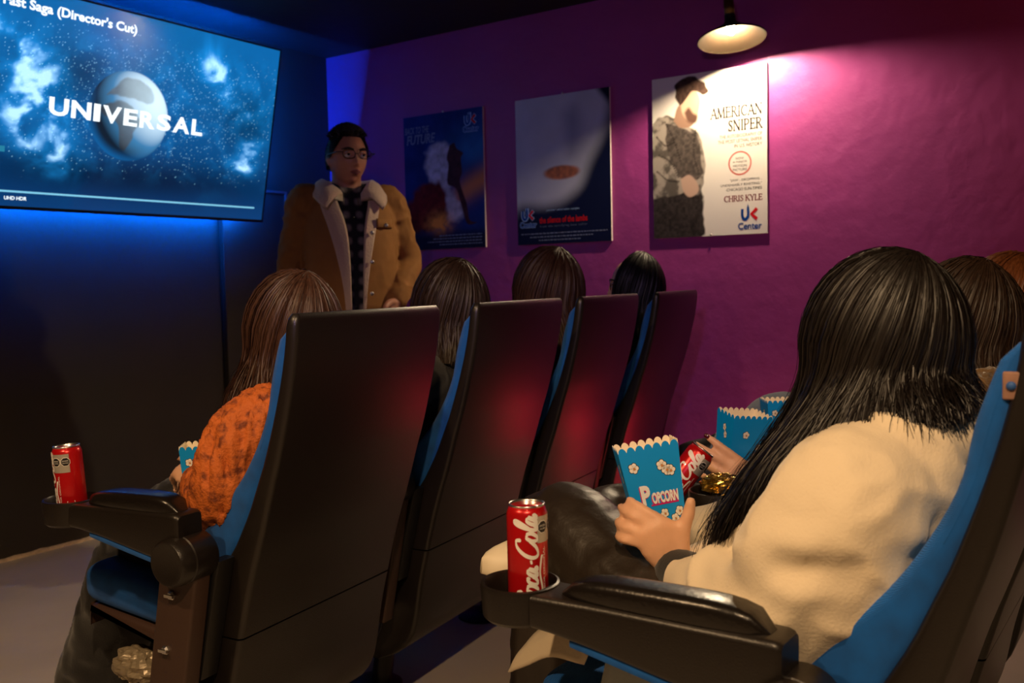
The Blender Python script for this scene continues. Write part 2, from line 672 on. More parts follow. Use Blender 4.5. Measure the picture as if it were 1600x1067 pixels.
def screen_picture(X, Z):
    p = np.c_[X, Z, np.zeros_like(X)]
    w1 = fbm(p * 3.2 + 5, 4, 11)
    q = p + 0.22 * np.c_[w1 - .5, fbm(p * 3.0 + 9, 3, 17) - .5, np.zeros_like(X)]
    neb = fbm(q * np.array([4.2, 5.5, 1]), 6, 23)
    neb2 = fbm(q * np.array([9.0, 11.0, 1]), 5, 31)
    base = np.stack([0.004 + 0 * X, 0.05 + 0.09 * sstep(0.0, 0.8, Z), 0.19 + 0.24 * sstep(0.0, 0.84, Z)], 1)
    def blob(cx, cz, rx, rz, a=0.0):
        ca, sa = math.cos(a), math.sin(a)
        dx, dz = X - cx, Z - cz
        return np.exp(-(((dx * ca + dz * sa) / rx) ** 2 + ((-dx * sa + dz * ca) / rz) ** 2))
    dark = blob(0.72, 0.16, 0.9, 0.10) + 0.8 * blob(0.42, 0.56, 0.16, 0.10) + 0.8 * blob(1.28, 0.47, 0.16, 0.14)
    base *= (1 - 0.75 * np.clip(dark, 0, 1))[:, None]
    cl = (blob(0.16, 0.62, 0.16, 0.10, -0.5) + blob(0.21, 0.46, 0.15, 0.12, -0.6) + 1.05 * blob(0.27, 0.30, 0.17, 0.09, -0.6)
          + 0.9 * blob(1.08, 0.66, 0.07, 0.11, 0.5) + 0.7 * blob(1.2, 0.52, 0.14, 0.07, 0.3) + 0.8 * blob(1.27, 0.29, 0.16, 0.07, 0.7)
          + 0.5 * blob(0.95, 0.28, 0.15, 0.06, 0.4))
    wisp = 1 - np.abs(2 * fbm(q * np.array([7.0, 9.0, 1]) + 3, 5, 71) - 1)
    fine = fbm(q * np.array([22.0, 26.0, 1]) + 1, 4, 77)
    d = cl * sstep(0.30, 0.78, neb) * (0.15 + 1.3 * sstep(0.30, 0.75, neb2)) * (0.25 + 0.9 * wisp ** 2) * (0.55 + 0.9 * fine)
    d = np.clip(2.0 * d, 0, 1.4)
    d = np.maximum(d, 0.30 * sstep(0.42, 0.75, neb2 * 0.6 + fine * 0.4) * sstep(0.1, 0.3, Z) * sstep(0.84, 0.6, Z))
    c = base + np.outer(np.clip(d, 0, 1), (0.008, 0.24, 0.62)) + np.outer(np.clip(d - 0.45, 0, 1) ** 1.5, (0.60, 0.70, 0.50))
    # stars
    rs = np.random.default_rng(8)
    st = np.zeros_like(X)
    nx = int(round(math.sqrt(len(X) * TVW / TVH)))
    pick = rs.random(len(X))
    dens = 0.02 + 0.05 * np.exp(-(((X - 0.75) / 0.5) ** 2 + ((Z - 0.45) / 0.3) ** 2))
    st = np.where(pick < dens * sstep(0.12, 0.3, Z) * sstep(0.8, 0.66, Z), rs.random(len(X)) ** 2.0, 0)
    c += np.outer(st, (0.35, 0.75, 0.95))
    # globe
    dx, dz = (X - GC[0]) / GR, (Z - GC[1]) / GR
    rr = np.sqrt(dx * dx + dz * dz)
    yy = np.sqrt(np.clip(1 - rr ** 2, 0, 1))
    lam = np.clip(0.66 * dx + 0.48 * dz + 0.62 * yy + 0.10, 0, 1.3)
    land = fbm(np.c_[dx * 1.7 + 3, dz * 1.7 + 8, yy * 1.2], 5, 41)
    wx, wz = dx + 0.16 * (land - 0.5), dz + 0.16 * (fbm(np.c_[dx * 3 + 1, dz * 3, yy], 4, 47) - 0.5)
    m1 = polymask(wx, wz, [(-.62, .22), (-.25, .30), (.05, .22), (.22, .02), (.34, -.12), (.14, -.28), (.10, -.50), (-.06, -.76), (-.20, -.70), (-.24, -.40), (-.36, -.14), (-.62, -.08), (-.74, .08)], 0.03)
    m2 = polymask(wx, wz, [(-.60, .42), (-.36, .62), (-.12, .86), (.30, .82), (.60, .58), (.52, .36), (.12, .42), (-.20, .40)], 0.03)
    lm = np.clip(m1 + m2, 0, 1)
    sea = np.outer(0.03 + 0.85 * lam, (0.12, 0.46, 0.86)) + np.outer(np.clip(lam - 0.5, 0, 1) * 1.5, (0.85, 0.60, 0.25))
    ground = np.outer(0.02 + 0.8 * lam * (0.25 + land), (0.36, 0.46, 0.58)) + np.outer(np.clip(lam - 0.6, 0, 1), (0.6, 0.62, 0.55))
    g = sea * (1 - lm)[:, None] + ground * lm[:, None]
    rim = sstep(0.75, 1.0, rr) * np.clip(-0.5 * dx - 0.6 * dz, 0, 1)
    g += np.outer(rim, (0.0, 0.12, 0.35))
    g = g * np.array([0.92, 1.08, 1.18])[None, :]
    k = sstep(1.01, 0.985, rr)
    c = c * (1 - k)[:, None] + g * k[:, None]
    return np.clip(c, 0, 1.25)


scr = picture('screen', TVW - 2 * bz, TVH - 2.6 * bz, 450, 263, lambda X, Z: screen_picture(X + bz, Z + 1.6 * bz), M_screen, tv)
scr.location = (bz, 0.0, bz * 1.6)


def tvtext(name, body, x0, x1, z0, z1, m=M_glow_white, bold=0.02):
    part(name, text_fit(body, x0, x1, z0, z1, -0.0012, bold), m, tv, smooth=False)


# studio name: letters drawn over the globe, each a flat glowing glyph
glyphs = 'UNIVERSAL'
wd = {'U': 1.0, 'N': 1.05, 'I': 0.36, 'V': 1.05, 'E': 0.8, 'R': 0.92, 'S': 0.85, 'A': 1.08, 'L': 0.72}
gap = 0.13
tot = sum(wd[g] for g in glyphs) + gap * (len(glyphs) - 1)
x = 0.303
sca = (1.022 - 0.303) / tot
for g in glyphs:
    tvtext('studio_letter', g, x, x + wd[g] * sca, 0.379, 0.449, bold=0.035)
    x += (wd[g] + gap) * sca
tvtext('film_title', "Fast Saga (Director's Cut)", 0.106, 0.655, 0.744, 0.792, bold=0.03)
tvtext('film_title', "The", 0.018, 0.09, 0.752, 0.788, bold=0.03)
tvtext('quality_caption', 'UHD HDR', 0.15, 0.238, 0.037, 0.051, bold=0.02)
part('progress_line', box(0.03, 1.368, -0.0012, -0.0008, 0.066, 0.0735), M_glow_cyan, tv, smooth=False)
part('side_button', rbox(0.09, 0.142, -0.0015, -0.0008, 0.218, 0.24, 0.0003), mat('screen_teal', (0, 0, 0), 0.3, emit=(0.02, 0.22, 0.36), estr=1.0), tv, smooth=False)

# ------------------------------------------------------------------ posters
PW, PH, PT = 0.51, 0.69, 0.012


def poster(yc, label, fn, tilt=0.0):
    p = empty('poster', (W - PT - 0.001, yc + PW / 2, 1.249), rot=(0, 0, -math.pi / 2))
    tag(p, label, 'poster', 'film posters on the purple wall')
    part('board', rbox(0, PW, 0.0005, PT, 0, PH, 0.001), M_board, p, smooth=False)
    picture('print', PW, PH, 140, 190, fn, M_poster, p)
    part('pin', ellipsoid((PW * 0.52, -0.002, 0.006 if fn is sniper_picture else PH + 0.003), (0.005, 0.004, 0.005), 10, 6), M_steel, p)
    return p


def ptext(p, name, body, x0, x1, z0, z1, m, bold=0.0, shear=0.0, spacing=1.0, y=-0.0008):
    part(name, text_fit(body, x0, x1, z0, z1, y, bold, shear, spacing), m, p, smooth=False)


SERIF = {  # strokes: (x0, z0, x1, z1, thickness) and serifs at the marked ends
    'A': (0.80, [(0.06, 0, 0.40, 1, .07), (0.40, 1, 0.72, 0, .13), (0.2, .36, 0.6, .36, .05)], [(0.06, 0), (0.72, 0)]),
    'M': (0.98, [(0.12, 0, 0.14, 1, .06), (0.14, 1, 0.46, 0.05, .13), (0.46, .05, 0.8, 1, .06), (0.8, 1, 0.84, 0, .13)], [(0.12, 0), (0.12, 1), (0.84, 0), (0.82, 1)]),
    'E': (0.66, [(0.14, 0, 0.14, 1, .13), (0.14, .975, 0.56, .975, .05), (0.14, .52, 0.48, .52, .05), (0.14, .025, 0.6, .025, .05), (.57, .98, .57, .82, .05), (.6, .02, .6, .2, .05), (.48, .6, .48, .44, .04)], [(0.12, 0), (0.12, 1)]),
    'R': (0.76, [(0.14, 0, 0.14, 1, .13), (0.14, .975, 0.38, .975, .05), (0.38, .975, .54, .86, .1), (.54, .86, .54, .66, .12), (.54, .66, .38, .53, .1), (.14, .52, .4, .52, .05), (.34, .52, .7, .0, .12)], [(0.14, 0), (0.12, 1), (.7, 0)]),
    'I': (0.34, [(0.17, 0, 0.17, 1, .13)], [(0.17, 0), (0.17, 1)]),
    'C': (0.80, [(.70, .82, .54, .97, .06), (.54, .97, .34, .96, .08), (.34, .96, .14, .76, .12), (.14, .76, .08, .5, .13), (.08, .5, .14, .24, .13), (.14, .24, .34, .04, .12), (.34, .04, .54, .03, .08), (.54, .03, .72, .2, .06), (.70, .97, .70, .74, .05)], []),
    'N': (0.86, [(0.12, 0, 0.12, 1, .06), (.12, 1, .72, 0, .13), (.72, 0, .72, 1, .06)], [(0.12, 0), (0.12, 1), (.72, 1)]),
    'S': (0.58, [(.46, .84, .34, .97, .06), (.34, .97, .18, .94, .08), (.18, .94, .1, .76, .11), (.1, .76, .22, .58, .12), (.22, .58, .42, .42, .13), (.42, .42, .48, .22, .12), (.48, .22, .38, .05, .1), (.38, .05, .2, .03, .07), (.2, .03, .09, .2, .06), (.47, .97, .47, .78, .05), (.08, .03, .08, .24, .05)], []),
    'P': (0.68, [(0.14, 0, 0.14, 1, .13), (0.14, .975, 0.4, .975, .05), (0.4, .975, .56, .86, .1), (.56, .86, .56, .62, .12), (.56, .62, .4, .49, .1), (.14, .48, .42, .48, .05)], [(0.14, 0), (0.12, 1)]),
    'H': (0.86, [(0.14, 0, 0.14, 1, .13), (.72, 0, .72, 1, .13), (.14, .52, .72, .52, .05)], [(0.14, 0), (0.14, 1), (.72, 0), (.72, 1)]),
    'K': (0.80, [(0.14, 0, 0.14, 1, .13), (.18, .45, .62, 1, .06), (.3, .58, .72, 0, .13)], [(0.14, 0), (0.14, 1), (.62, 1), (.72, 0)]),
    'Y': (0.78, [(.39, 0, .39, .45, .13), (.39, .45, .08, 1, .12), (.39, .45, .68, 1, .06)], [(.39, 0), (.08, 1), (.68, 1)]),
    'L': (0.64, [(0.14, 0, 0.14, 1, .13), (.14, .025, .58, .025, .05), (.58, .02, .58, .22, .05)], [(.12, 0), (.12, 1)]),
    ' ': (0.3, [], []),
}


def serif_fit(body, x0, x1, z0, z1, y=-0.0008):
    V, Fc, n, cx = [], [], 0, 0.0
    for ch in body:
        adv, strokes, serifs = SERIF[ch]
        ss = list(strokes) + [(sx - 0.1, 0.02 if sz == 0 else 0.98, sx + 0.1, 0.02 if sz == 0 else 0.98, .04) for sx, sz in serifs]
        for a, b, c, d, t in ss:
            dx, dz = c - a, d - b
            L = math.hypot(dx, dz)
            t = max(t, 0.085) * 1.25
            nx, nz = -dz / L * t / 2, dx / L * t / 2
            ex, ez = dx / L * t * 0.25, dz / L * t * 0.25
            V += [(cx + a + nx - ex, b + nz - ez), (cx + a - nx - ex, b - nz - ez), (cx + c - nx + ex, d - nz + ez), (cx + c + nx + ex, d + nz + ez)]
            Fc.append((n, n + 1, n + 2, n + 3))
            n += 4
        cx += adv + 0.02
    v = np.array(V)
    s = np.c_[v[:, 0] / cx, v[:, 1]]
    return np.c_[x0 + s[:, 0] * (x1 - x0), np.full(len(v), y) - 1e-5 * (np.arange(len(v)) // 4 % 7), z0 + s[:, 1] * (z1 - z0)], Fc


def credit_line(p, x0, x1, z0, z1, m, seed):
    """a line of credits too small to read: a row of tiny printed marks"""
    rg = np.random.default_rng(seed)
    V, Fc, x_ = [], [], x0
    while x_ < x1 - 0.004:
        w_ = min(rg.uniform(0.006, 0.022), x1 - x_)
        n_ = len(V)
        V += [(x_, -0.0008, z0), (x_ + w_, -0.0008, z0), (x_ + w_, -0.0008, z1), (x_, -0.0008, z1)]
        Fc.append((n_, n_ + 1, n_ + 2, n_ + 3))
        x_ += w_ + 0.004
    part('credit_print', (V, Fc), m, p, smooth=False)['kind'] = 'stuff'


def uk_logo(p, cx, z, s, outline=False):
    """U with a pencil spire, a chevron K and the word Center"""
    y = -0.0012
    if outline:
        ov, of = text_fit('Center', cx - 0.056 * s, cx + 0.056 * s, z - 0.003 * s, z + 0.033 * s, -0.0008, 0.07)
        part('logo_outline', (ov, of), M_pale_print, p, smooth=False)
        u = [(cx - 0.034 * s, z + 0.09 * s), (cx - 0.034 * s, z + 0.058 * s), (cx - 0.022 * s, z + 0.043 * s), (cx - 0.006 * s, z + 0.058 * s), (cx - 0.006 * s, z + 0.105 * s)]
        v, f = ribbon(catmull(u, 5), 0.022 * s)
        k = [(cx + 0.034 * s, z + 0.09 * s), (cx + 0.01 * s, z + 0.066 * s), (cx + 0.034 * s, z + 0.042 * s)]
        v2, f2 = ribbon(np.array(k), 0.022 * s)
        vv, ff = join2((v, f), (v2, f2))
        part('logo_outline', (np.c_[vv[:, 0], np.full(len(vv), -0.0008), vv[:, 1]], ff), M_pale_print, p, smooth=False)
    u = [(cx - 0.034 * s, z + 0.09 * s), (cx - 0.034 * s, z + 0.058 * s), (cx - 0.022 * s, z + 0.043 * s), (cx - 0.008 * s, z + 0.058 * s), (cx - 0.008 * s, z + 0.092 * s)]
    v, f = ribbon(catmull(u, 5), 0.012 * s)
    sp = np.array([(cx - 0.0135 * s, z + 0.092 * s), (cx - 0.0025 * s, z + 0.092 * s), (cx - 0.008 * s, z + 0.112 * s)])
    v, f = join2((v, f), (sp, [(0, 1, 2)]))
    part('logo_letter', (np.c_[v[:, 0], np.full(len(v), y), v[:, 1]], f), M_navy_print, p, smooth=False)
    k = [(cx + 0.032 * s, z + 0.089 * s), (cx + 0.008 * s, z + 0.066 * s), (cx + 0.032 * s, z + 0.043 * s)]
    v, f = ribbon(np.array(k), 0.015 * s)
    part('logo_letter', (np.c_[v[:, 0], np.full(len(v), y), v[:, 1]], f), M_red_print, p, smooth=False)
    ptext(p, 'logo_word', 'Center', cx - 0.054 * s, cx + 0.054 * s, z, z + 0.03 * s, M_navy_print, 0.02, y=y)


def sniper_picture(X, Z):
    """pale sheet with a plain standing figure in dark working clothes along one side"""
    n = fbm(np.c_[X * 30, Z * 30, 0 * X], 5, 5)
    n2 = fbm(np.c_[X * 90, Z * 90, 0 * X], 3, 15)
    c = np.tile(lin((238, 234, 228)), (len(X), 1))
    body = [(0.0, 0.50), (0.05, 0.53), (0.10, 0.515), (0.16, 0.48), (0.21, 0.44), (0.235, 0.37), (0.24, 0.27), (0.225, 0.17), (0.23, 0.08), (0.22, 0.0), (0.0, 0.0)]
    cloth = lin((150, 142, 134))[None, :] * (0.35 + 0.9 * sstep(0.35, 0.65, n))[:, None]
    c = over(c, cloth, polymask(X, Z, body, 0.003, 0.01, 3))
    vest = [(0.06, 0.49), (0.14, 0.47), (0.205, 0.42), (0.225, 0.34), (0.225, 0.25), (0.15, 0.24), (0.10, 0.30), (0.07, 0.38)]
    c = over(c, lin((92, 84, 80))[None, :] * (0.25 + 1.1 * n2)[:, None], polymask(X, Z, vest, 0.004, 0.012, 7))
    low = [(0.0, 0.17), (0.08, 0.18), (0.16, 0.19), (0.228, 0.17), (0.23, 0.08), (0.22, -0.01), (0.0, -0.01)]
    c = over(c, lin((58, 52, 52))[None, :] * (0.2 + 1.3 * n2)[:, None], polymask(X, Z, low, 0.006, 0.014, 9))
    neck = [(0.10, 0.50), (0.12, 0.56), (0.16, 0.57), (0.20, 0.51), (0.18, 0.47), (0.13, 0.47)]
    c = over(c, lin((150, 120, 104)), polymask(X, Z, neck, 0.003))
    face = [(0.13, 0.60), (0.14, 0.53), (0.17, 0.49), (0.20, 0.49), (0.215, 0.53), (0.222, 0.58), (0.20, 0.62), (0.16, 0.63)]
    c = over(c, lin((206, 172, 150)), polymask(X, Z, face, 0.003))
    beard = [(0.15, 0.53), (0.165, 0.49), (0.20, 0.482), (0.21, 0.51), (0.19, 0.525), (0.17, 0.55)]
    c = over(c, lin((96, 70, 60)), polymask(X, Z, beard, 0.008))
    hair = [(0.11, 0.60), (0.11, 0.65), (0.14, 0.675), (0.19, 0.678), (0.235, 0.65), (0.262, 0.61), (0.235, 0.595), (0.20, 0.62), (0.165, 0.60), (0.14, 0.57), (0.125, 0.57)]
    c = over(c, lin((74, 56, 50))[None, :] * (0.3 + 1.2 * n2)[:, None], polymask(X, Z, hair, 0.003, 0.01, 2))
    for st in ([(0.06, 0.50), (0.10, 0.42), (0.13, 0.33)], [(0.02, 0.44), (0.06, 0.40), (0.10, 0.41)], [(0.03, 0.36), (0.08, 0.33), (0.12, 0.26)], [(0.20, 0.45), (0.19, 0.36), (0.21, 0.28)], [(0.02, 0.29), (0.07, 0.25), (0.12, 0.24)]):
        dd = np.min([np.hypot(X - a_, Z - b_) for a_, b_ in catmull(np.array(st), 8)], axis=0)
        c = over(c, lin((44, 38, 36)), 0.8 * sstep(0.008, 0.003, dd + 0.003 * n2))
    hand = [(0.13, 0.25), (0.17, 0.265), (0.205, 0.23), (0.21, 0.19), (0.17, 0.17), (0.14, 0.20)]
    c = over(c, lin((196, 166, 150)), polymask(X, Z, hand, 0.004))
    return c


def pale_picture(X, Z):
    """pale lilac haze over deep navy with a small rust-coloured patch: a plain stand-in"""
    n = fbm(np.c_[X * 8, Z * 8, 0 * X], 4, 5)
    c = np.tile(lin((196, 200, 220)), (len(X), 1)) * (0.85 + 0.25 * n)[:, None]
    navy = [(0.53, 0.72), (0.50, 0.60), (0.47, 0.48), (0.40, 0.36), (0.35, 0.26), (0.26, 0.20), (0.16, 0.18), (0.0, 0.17), (-0.03, -0.03), (0.54, -0.03)]
    c = over(c, lin((16, 24, 60)), polymask(X, Z, navy, 0.045))
    top = [(0.43, 0.72), (0.47, 0.66), (0.54, 0.60), (0.54, 0.72)]
    c = over(c, lin((18, 20, 46)), polymask(X, Z, top, 0.02))
    shade = [(0.27, 0.60), (0.33, 0.63), (0.36, 0.55), (0.34, 0.44), (0.30, 0.40), (0.28, 0.48)]
    c = over(c, lin((112, 116, 150)), 0.55 * polymask(X, Z, shade, 0.05))
    e2 = ((X - 0.25) / 0.10) ** 2 + ((Z - 0.33) / 0.035) ** 2
    c = over(c, lin((176, 92, 40))[None, :] * (0.35 + 1.1 * fbm(np.c_[X * 60, Z * 60, 0 * X], 3, 8))[:, None], 0.9 * sstep(1.25, 0.6, e2 + 0.5 * (n - 0.5)))
    return c


def night_picture(X, Z):
    """night-blue sheet with a pale glow, a fiery ground and a small plain figure: a stand-in"""
    n = fbm(np.c_[X * 9, Z * 9, 0 * X], 5, 55)
    n2 = fbm(np.c_[X * 40, Z * 40, 0 * X], 4, 65)
    c = np.outer(0.5 + n, lin((30, 50, 120)))
    c = over(c, lin((50, 120, 190)), 0.8 * np.exp(-(((X - 0.45) / 0.16) ** 2 + ((Z - 0.50) / 0.10) ** 2)) * (0.5 + n))
    c = over(c, lin((226, 140, 90)), 0.9 * np.exp(-(((Z - 0.30 - 0.45 * (X - 0.42)) / 0.06) ** 2)) * sstep(0.2, 0.42, X))
    c = over(c, lin((214, 206, 222))[None, :] * (0.5 + 0.8 * n2)[:, None], 0.9 * polymask(X, Z, [(0.15, 0.50), (0.22, 0.545), (0.30, 0.52), (0.33, 0.44), (0.30, 0.30), (0.38, 0.18), (0.28, 0.14), (0.24, 0.28), (0.15, 0.38)], 0.02, 0.02, 3))
    c = over(c, lin((110, 26, 22))[None, :] * (0.3 + 1.3 * n2)[:, None], polymask(X, Z, [(0.02, 0.24), (0.10, 0.33), (0.22, 0.34), (0.27, 0.26), (0.24, 0.12), (0.02, 0.10)], 0.02, 0.02, 5))
    c = over(c, lin((250, 160, 70)), np.clip(1.4 * np.exp(-(((X - 0.22) / 0.07) ** 2 + ((Z - 0.13) / 0.05) ** 2)) * n2 * 1.6, 0, 1))
    c = over(c, lin((26, 24, 40)), sstep(0.12, 0.05, Z) * 0.85)
    fig = [(0.30, 0.52), (0.33, 0.53), (0.345, 0.50), (0.385, 0.475), (0.37, 0.45), (0.375, 0.38), (0.36, 0.33), (0.40, 0.22), (0.415, 0.14), (0.46, 0.125), (0.40, 0.12), (0.37, 0.20), (0.335, 0.30), (0.28, 0.33), (0.29, 0.42), (0.28, 0.46)]
    c = over(c, lin((74, 40, 46))[None, :] * (0.5 + n2)[:, None], polymask(X, Z, fig, 0.004))
    return c


p3 = poster(1.517, 'bright white film poster under the lamp with a bearded figure on it', sniper_picture)
part('title_lettering', serif_fit('AMERICAN', 0.268, 0.492, 0.488, 0.532), M_dark_print, p3, smooth=False)
part('title_lettering', serif_fit('SNIPER', 0.345, 0.492, 0.430, 0.474), M_dark_print, p3, smooth=False)
ptext(p3, 'small_lettering', '#1 SUNDAY TIMES BESTSELLER', 0.262, 0.492, 0.546, 0.556, M_dark_print)
for q, (b, a) in enumerate((('THE AUTOBIOGRAPHY OF', 0.308), ('THE MOST LETHAL SNIPER', 0.30), ('IN U.S. HISTORY', 0.372))):
    ptext(p3, 'small_lettering', b, a, 0.49, 0.402 - q * 0.021, 0.416 - q * 0.021, M_dark_print)
a = np.linspace(0, 2 * math.pi, 41)
v, f = ribbon(np.c_[0.395 + 0.047 * np.cos(a), 0.295 + 0.047 * np.sin(a)], 0.006)
part('stamp_ring', (np.c_[v[:, 0], np.full(len(v), -0.0008), v[:, 1]], f), M_pink_print, p3, smooth=False)
for q, (b, hw) in enumerate((('NOW', 0.017), ('A MAJOR', 0.031), ('MOTION', 0.029), ('PICTURE', 0.03))):
    ptext(p3, 'small_lettering', b, 0.395 - hw, 0.395 + hw, 0.310 - q * 0.0155, 0.320 - q * 0.0155, M_dark_print)
for q, (b, a) in enumerate((('"JAW - DROPPING...', 0.352), ('UNDENIABLY RIVETING,"', 0.31), ('-CHICAGO SUN-TIMES', 0.332))):
    ptext(p3, 'small_lettering', b, a, 0.488, 0.219 - q * 0.0185, 0.2305 - q * 0.0185, M_dark_print)
part('author_lettering', serif_fit('CHRIS KYLE', 0.325, 0.49, 0.138, 0.162), M_maroon_print, p3, smooth=False)
uk_logo(p3, 0.436, 0.02, 0.94)

p2 = poster(2.237, 'pale and navy film poster with red title lettering, middle of the three posters', pale_picture)
ptext(p2, 'title_lettering', 'the silence of the lambs', 0.125, 0.387, 0.098, 0.128, M_red_print, 0.02)
ptext(p2, 'small_lettering', 'jodie foster / anthony hopkins / scott glenn', 0.165, 0.345, 0.152, 0.163, M_pale_print, 0.01)
ptext(p2, 'small_lettering', 'from the terrifying best seller', 0.128, 0.385, 0.076, 0.089, M_grey_print, spacing=1.4)
for q in range(3):
    credit_line(p2, 0.02 + 0.05 * q, 0.49 - 0.07 * q, 0.048 - q * 0.016, 0.053 - q * 0.016, M_grey_print, q)
uk_logo(p2, 0.062, 0.082, 0.88, True)

p1 = poster(2.94, 'dark blue and orange film poster behind the standing man in a brown jacket', night_picture)
ptext(p1, 'title_lettering', 'BACK TO THE', 0.01, 0.17, 0.60, 0.635, M_grey_print, 0.02, 0.2)
ptext(p1, 'title_lettering', 'FUTURE', 0.02, 0.21, 0.545, 0.595, M_grey_print, 0.03, 0.2)
for q in range(4):
    credit_line(p1, 0.22 - 0.04 * (q % 3), 0.49, 0.065 - q * 0.015, 0.071 - q * 0.015, M_grey_print, 9 + q)
uk_logo(p1, 0.436, 0.575, 0.9, True)

# ------------------------------------------------------------------ pendant lamp beside the wall
LP = np.array([3.57, 1.338, 2.045])
lampo = empty('pendant_lamp', LP, rot=(math.radians(-7.0), math.radians(7.0), 0))
tag(lampo, 'wide shallow metal pendant lamp lit above the white film poster', 'lamp')
M_shade_out = mat('shade_dark', srgb(26, 22, 22), 0.5)
M_shade_in = mat('shade_cream', srgb(36, 27, 17), 0.7, spec=0.1)
rim = -0.045
part('shade', lathe([(0.131, rim), (0.128, rim + 0.005), (0.10, rim + 0.020), (0.055, rim + 0.046), (0.032, rim + 0.062), (0.022, rim + 0.072), (0.021, rim + 0.10)], 48, cap=False), M_shade_out, lampo)
part('shade_lining', lathe([(0.131, rim - 0.0004), (0.127, rim + 0.002), (0.098, rim + 0.017), (0.053, rim + 0.043), (0.030, rim + 0.058), (0.020, rim + 0.066)], 48, cap=False), M_shade_in, lampo)
part('rim_edge', lathe([(0.1335, rim - 0.001), (0.1335, rim + 0.003), (0.129, rim + 0.003), (0.129, rim - 0.001), (0.1335, rim - 0.001)], 48, cap=False), M_shade_in, lampo)
part('socket', lathe([(0.001, 0.13), (0.018, 0.13), (0.02, 0.10), (0.02, 0.045), (0.015, 0.03), (0.001, 0.03)], 20), mat('socket_brass', srgb(120, 84, 46), 0.35, metal=0.8), lampo)
part('cord', tube([(0, 0, 0.12), (0, 0.004, 0.2), (-0.02, 0.03, 0.294)], 0.004, n=8), M_black, lampo)
part('bulb', lathe([(0.001, 0.026), (0.010, 0.026), (0.012, 0.018), (0.018, 0.004), (0.0195, -0.004), (0.0165, -0.016), (0.008, -0.023), (0.001, -0.024)], 24),
     mat('bulb_glow', (1, 0.9, 0.7), 0.3, emit=(1.0, 0.77, 0.49), estr=2600.0), lampo)
# ------------------------------------------------------------------ cinema chairs
CW = 0.45
shell_p = [(0.0, 1.027), (0.008, 0.96), (0.024, 0.88), (0.05, 0.783), (0.066, 0.735), (0.096, 0.64), (0.127, 0.55), (0.158, 0.44), (0.178, 0.36), (0.193, 0.28), (0.212, 0.225), (0.25, 0.185), (0.31, 0.158)]
depth_p = [(0.024, 1.03), (0.025, 1.0), (0.027, 0.92), (0.031, 0.835), (0.036, 0.75), (0.044, 0.68), (0.060, 0.61), (0.090, 0.54), (0.098, 0.44), (0.10, 0.36), (0.10, 0.26), (0.09, 0.15)]
front_p = [(0.040, 1.004), (0.062, 0.945), (0.073, 0.91), (0.083, 0.857), (0.110, 0.80), (0.152, 0.735), (0.20, 0.685), (0.243, 0.640), (0.27, 0.59), (0.275, 0.54)]


def prof(tab, z):
    t = catmull(np.array(tab), 8)[::-1]
    return np.interp(z, t[:, 1], t[:, 0])


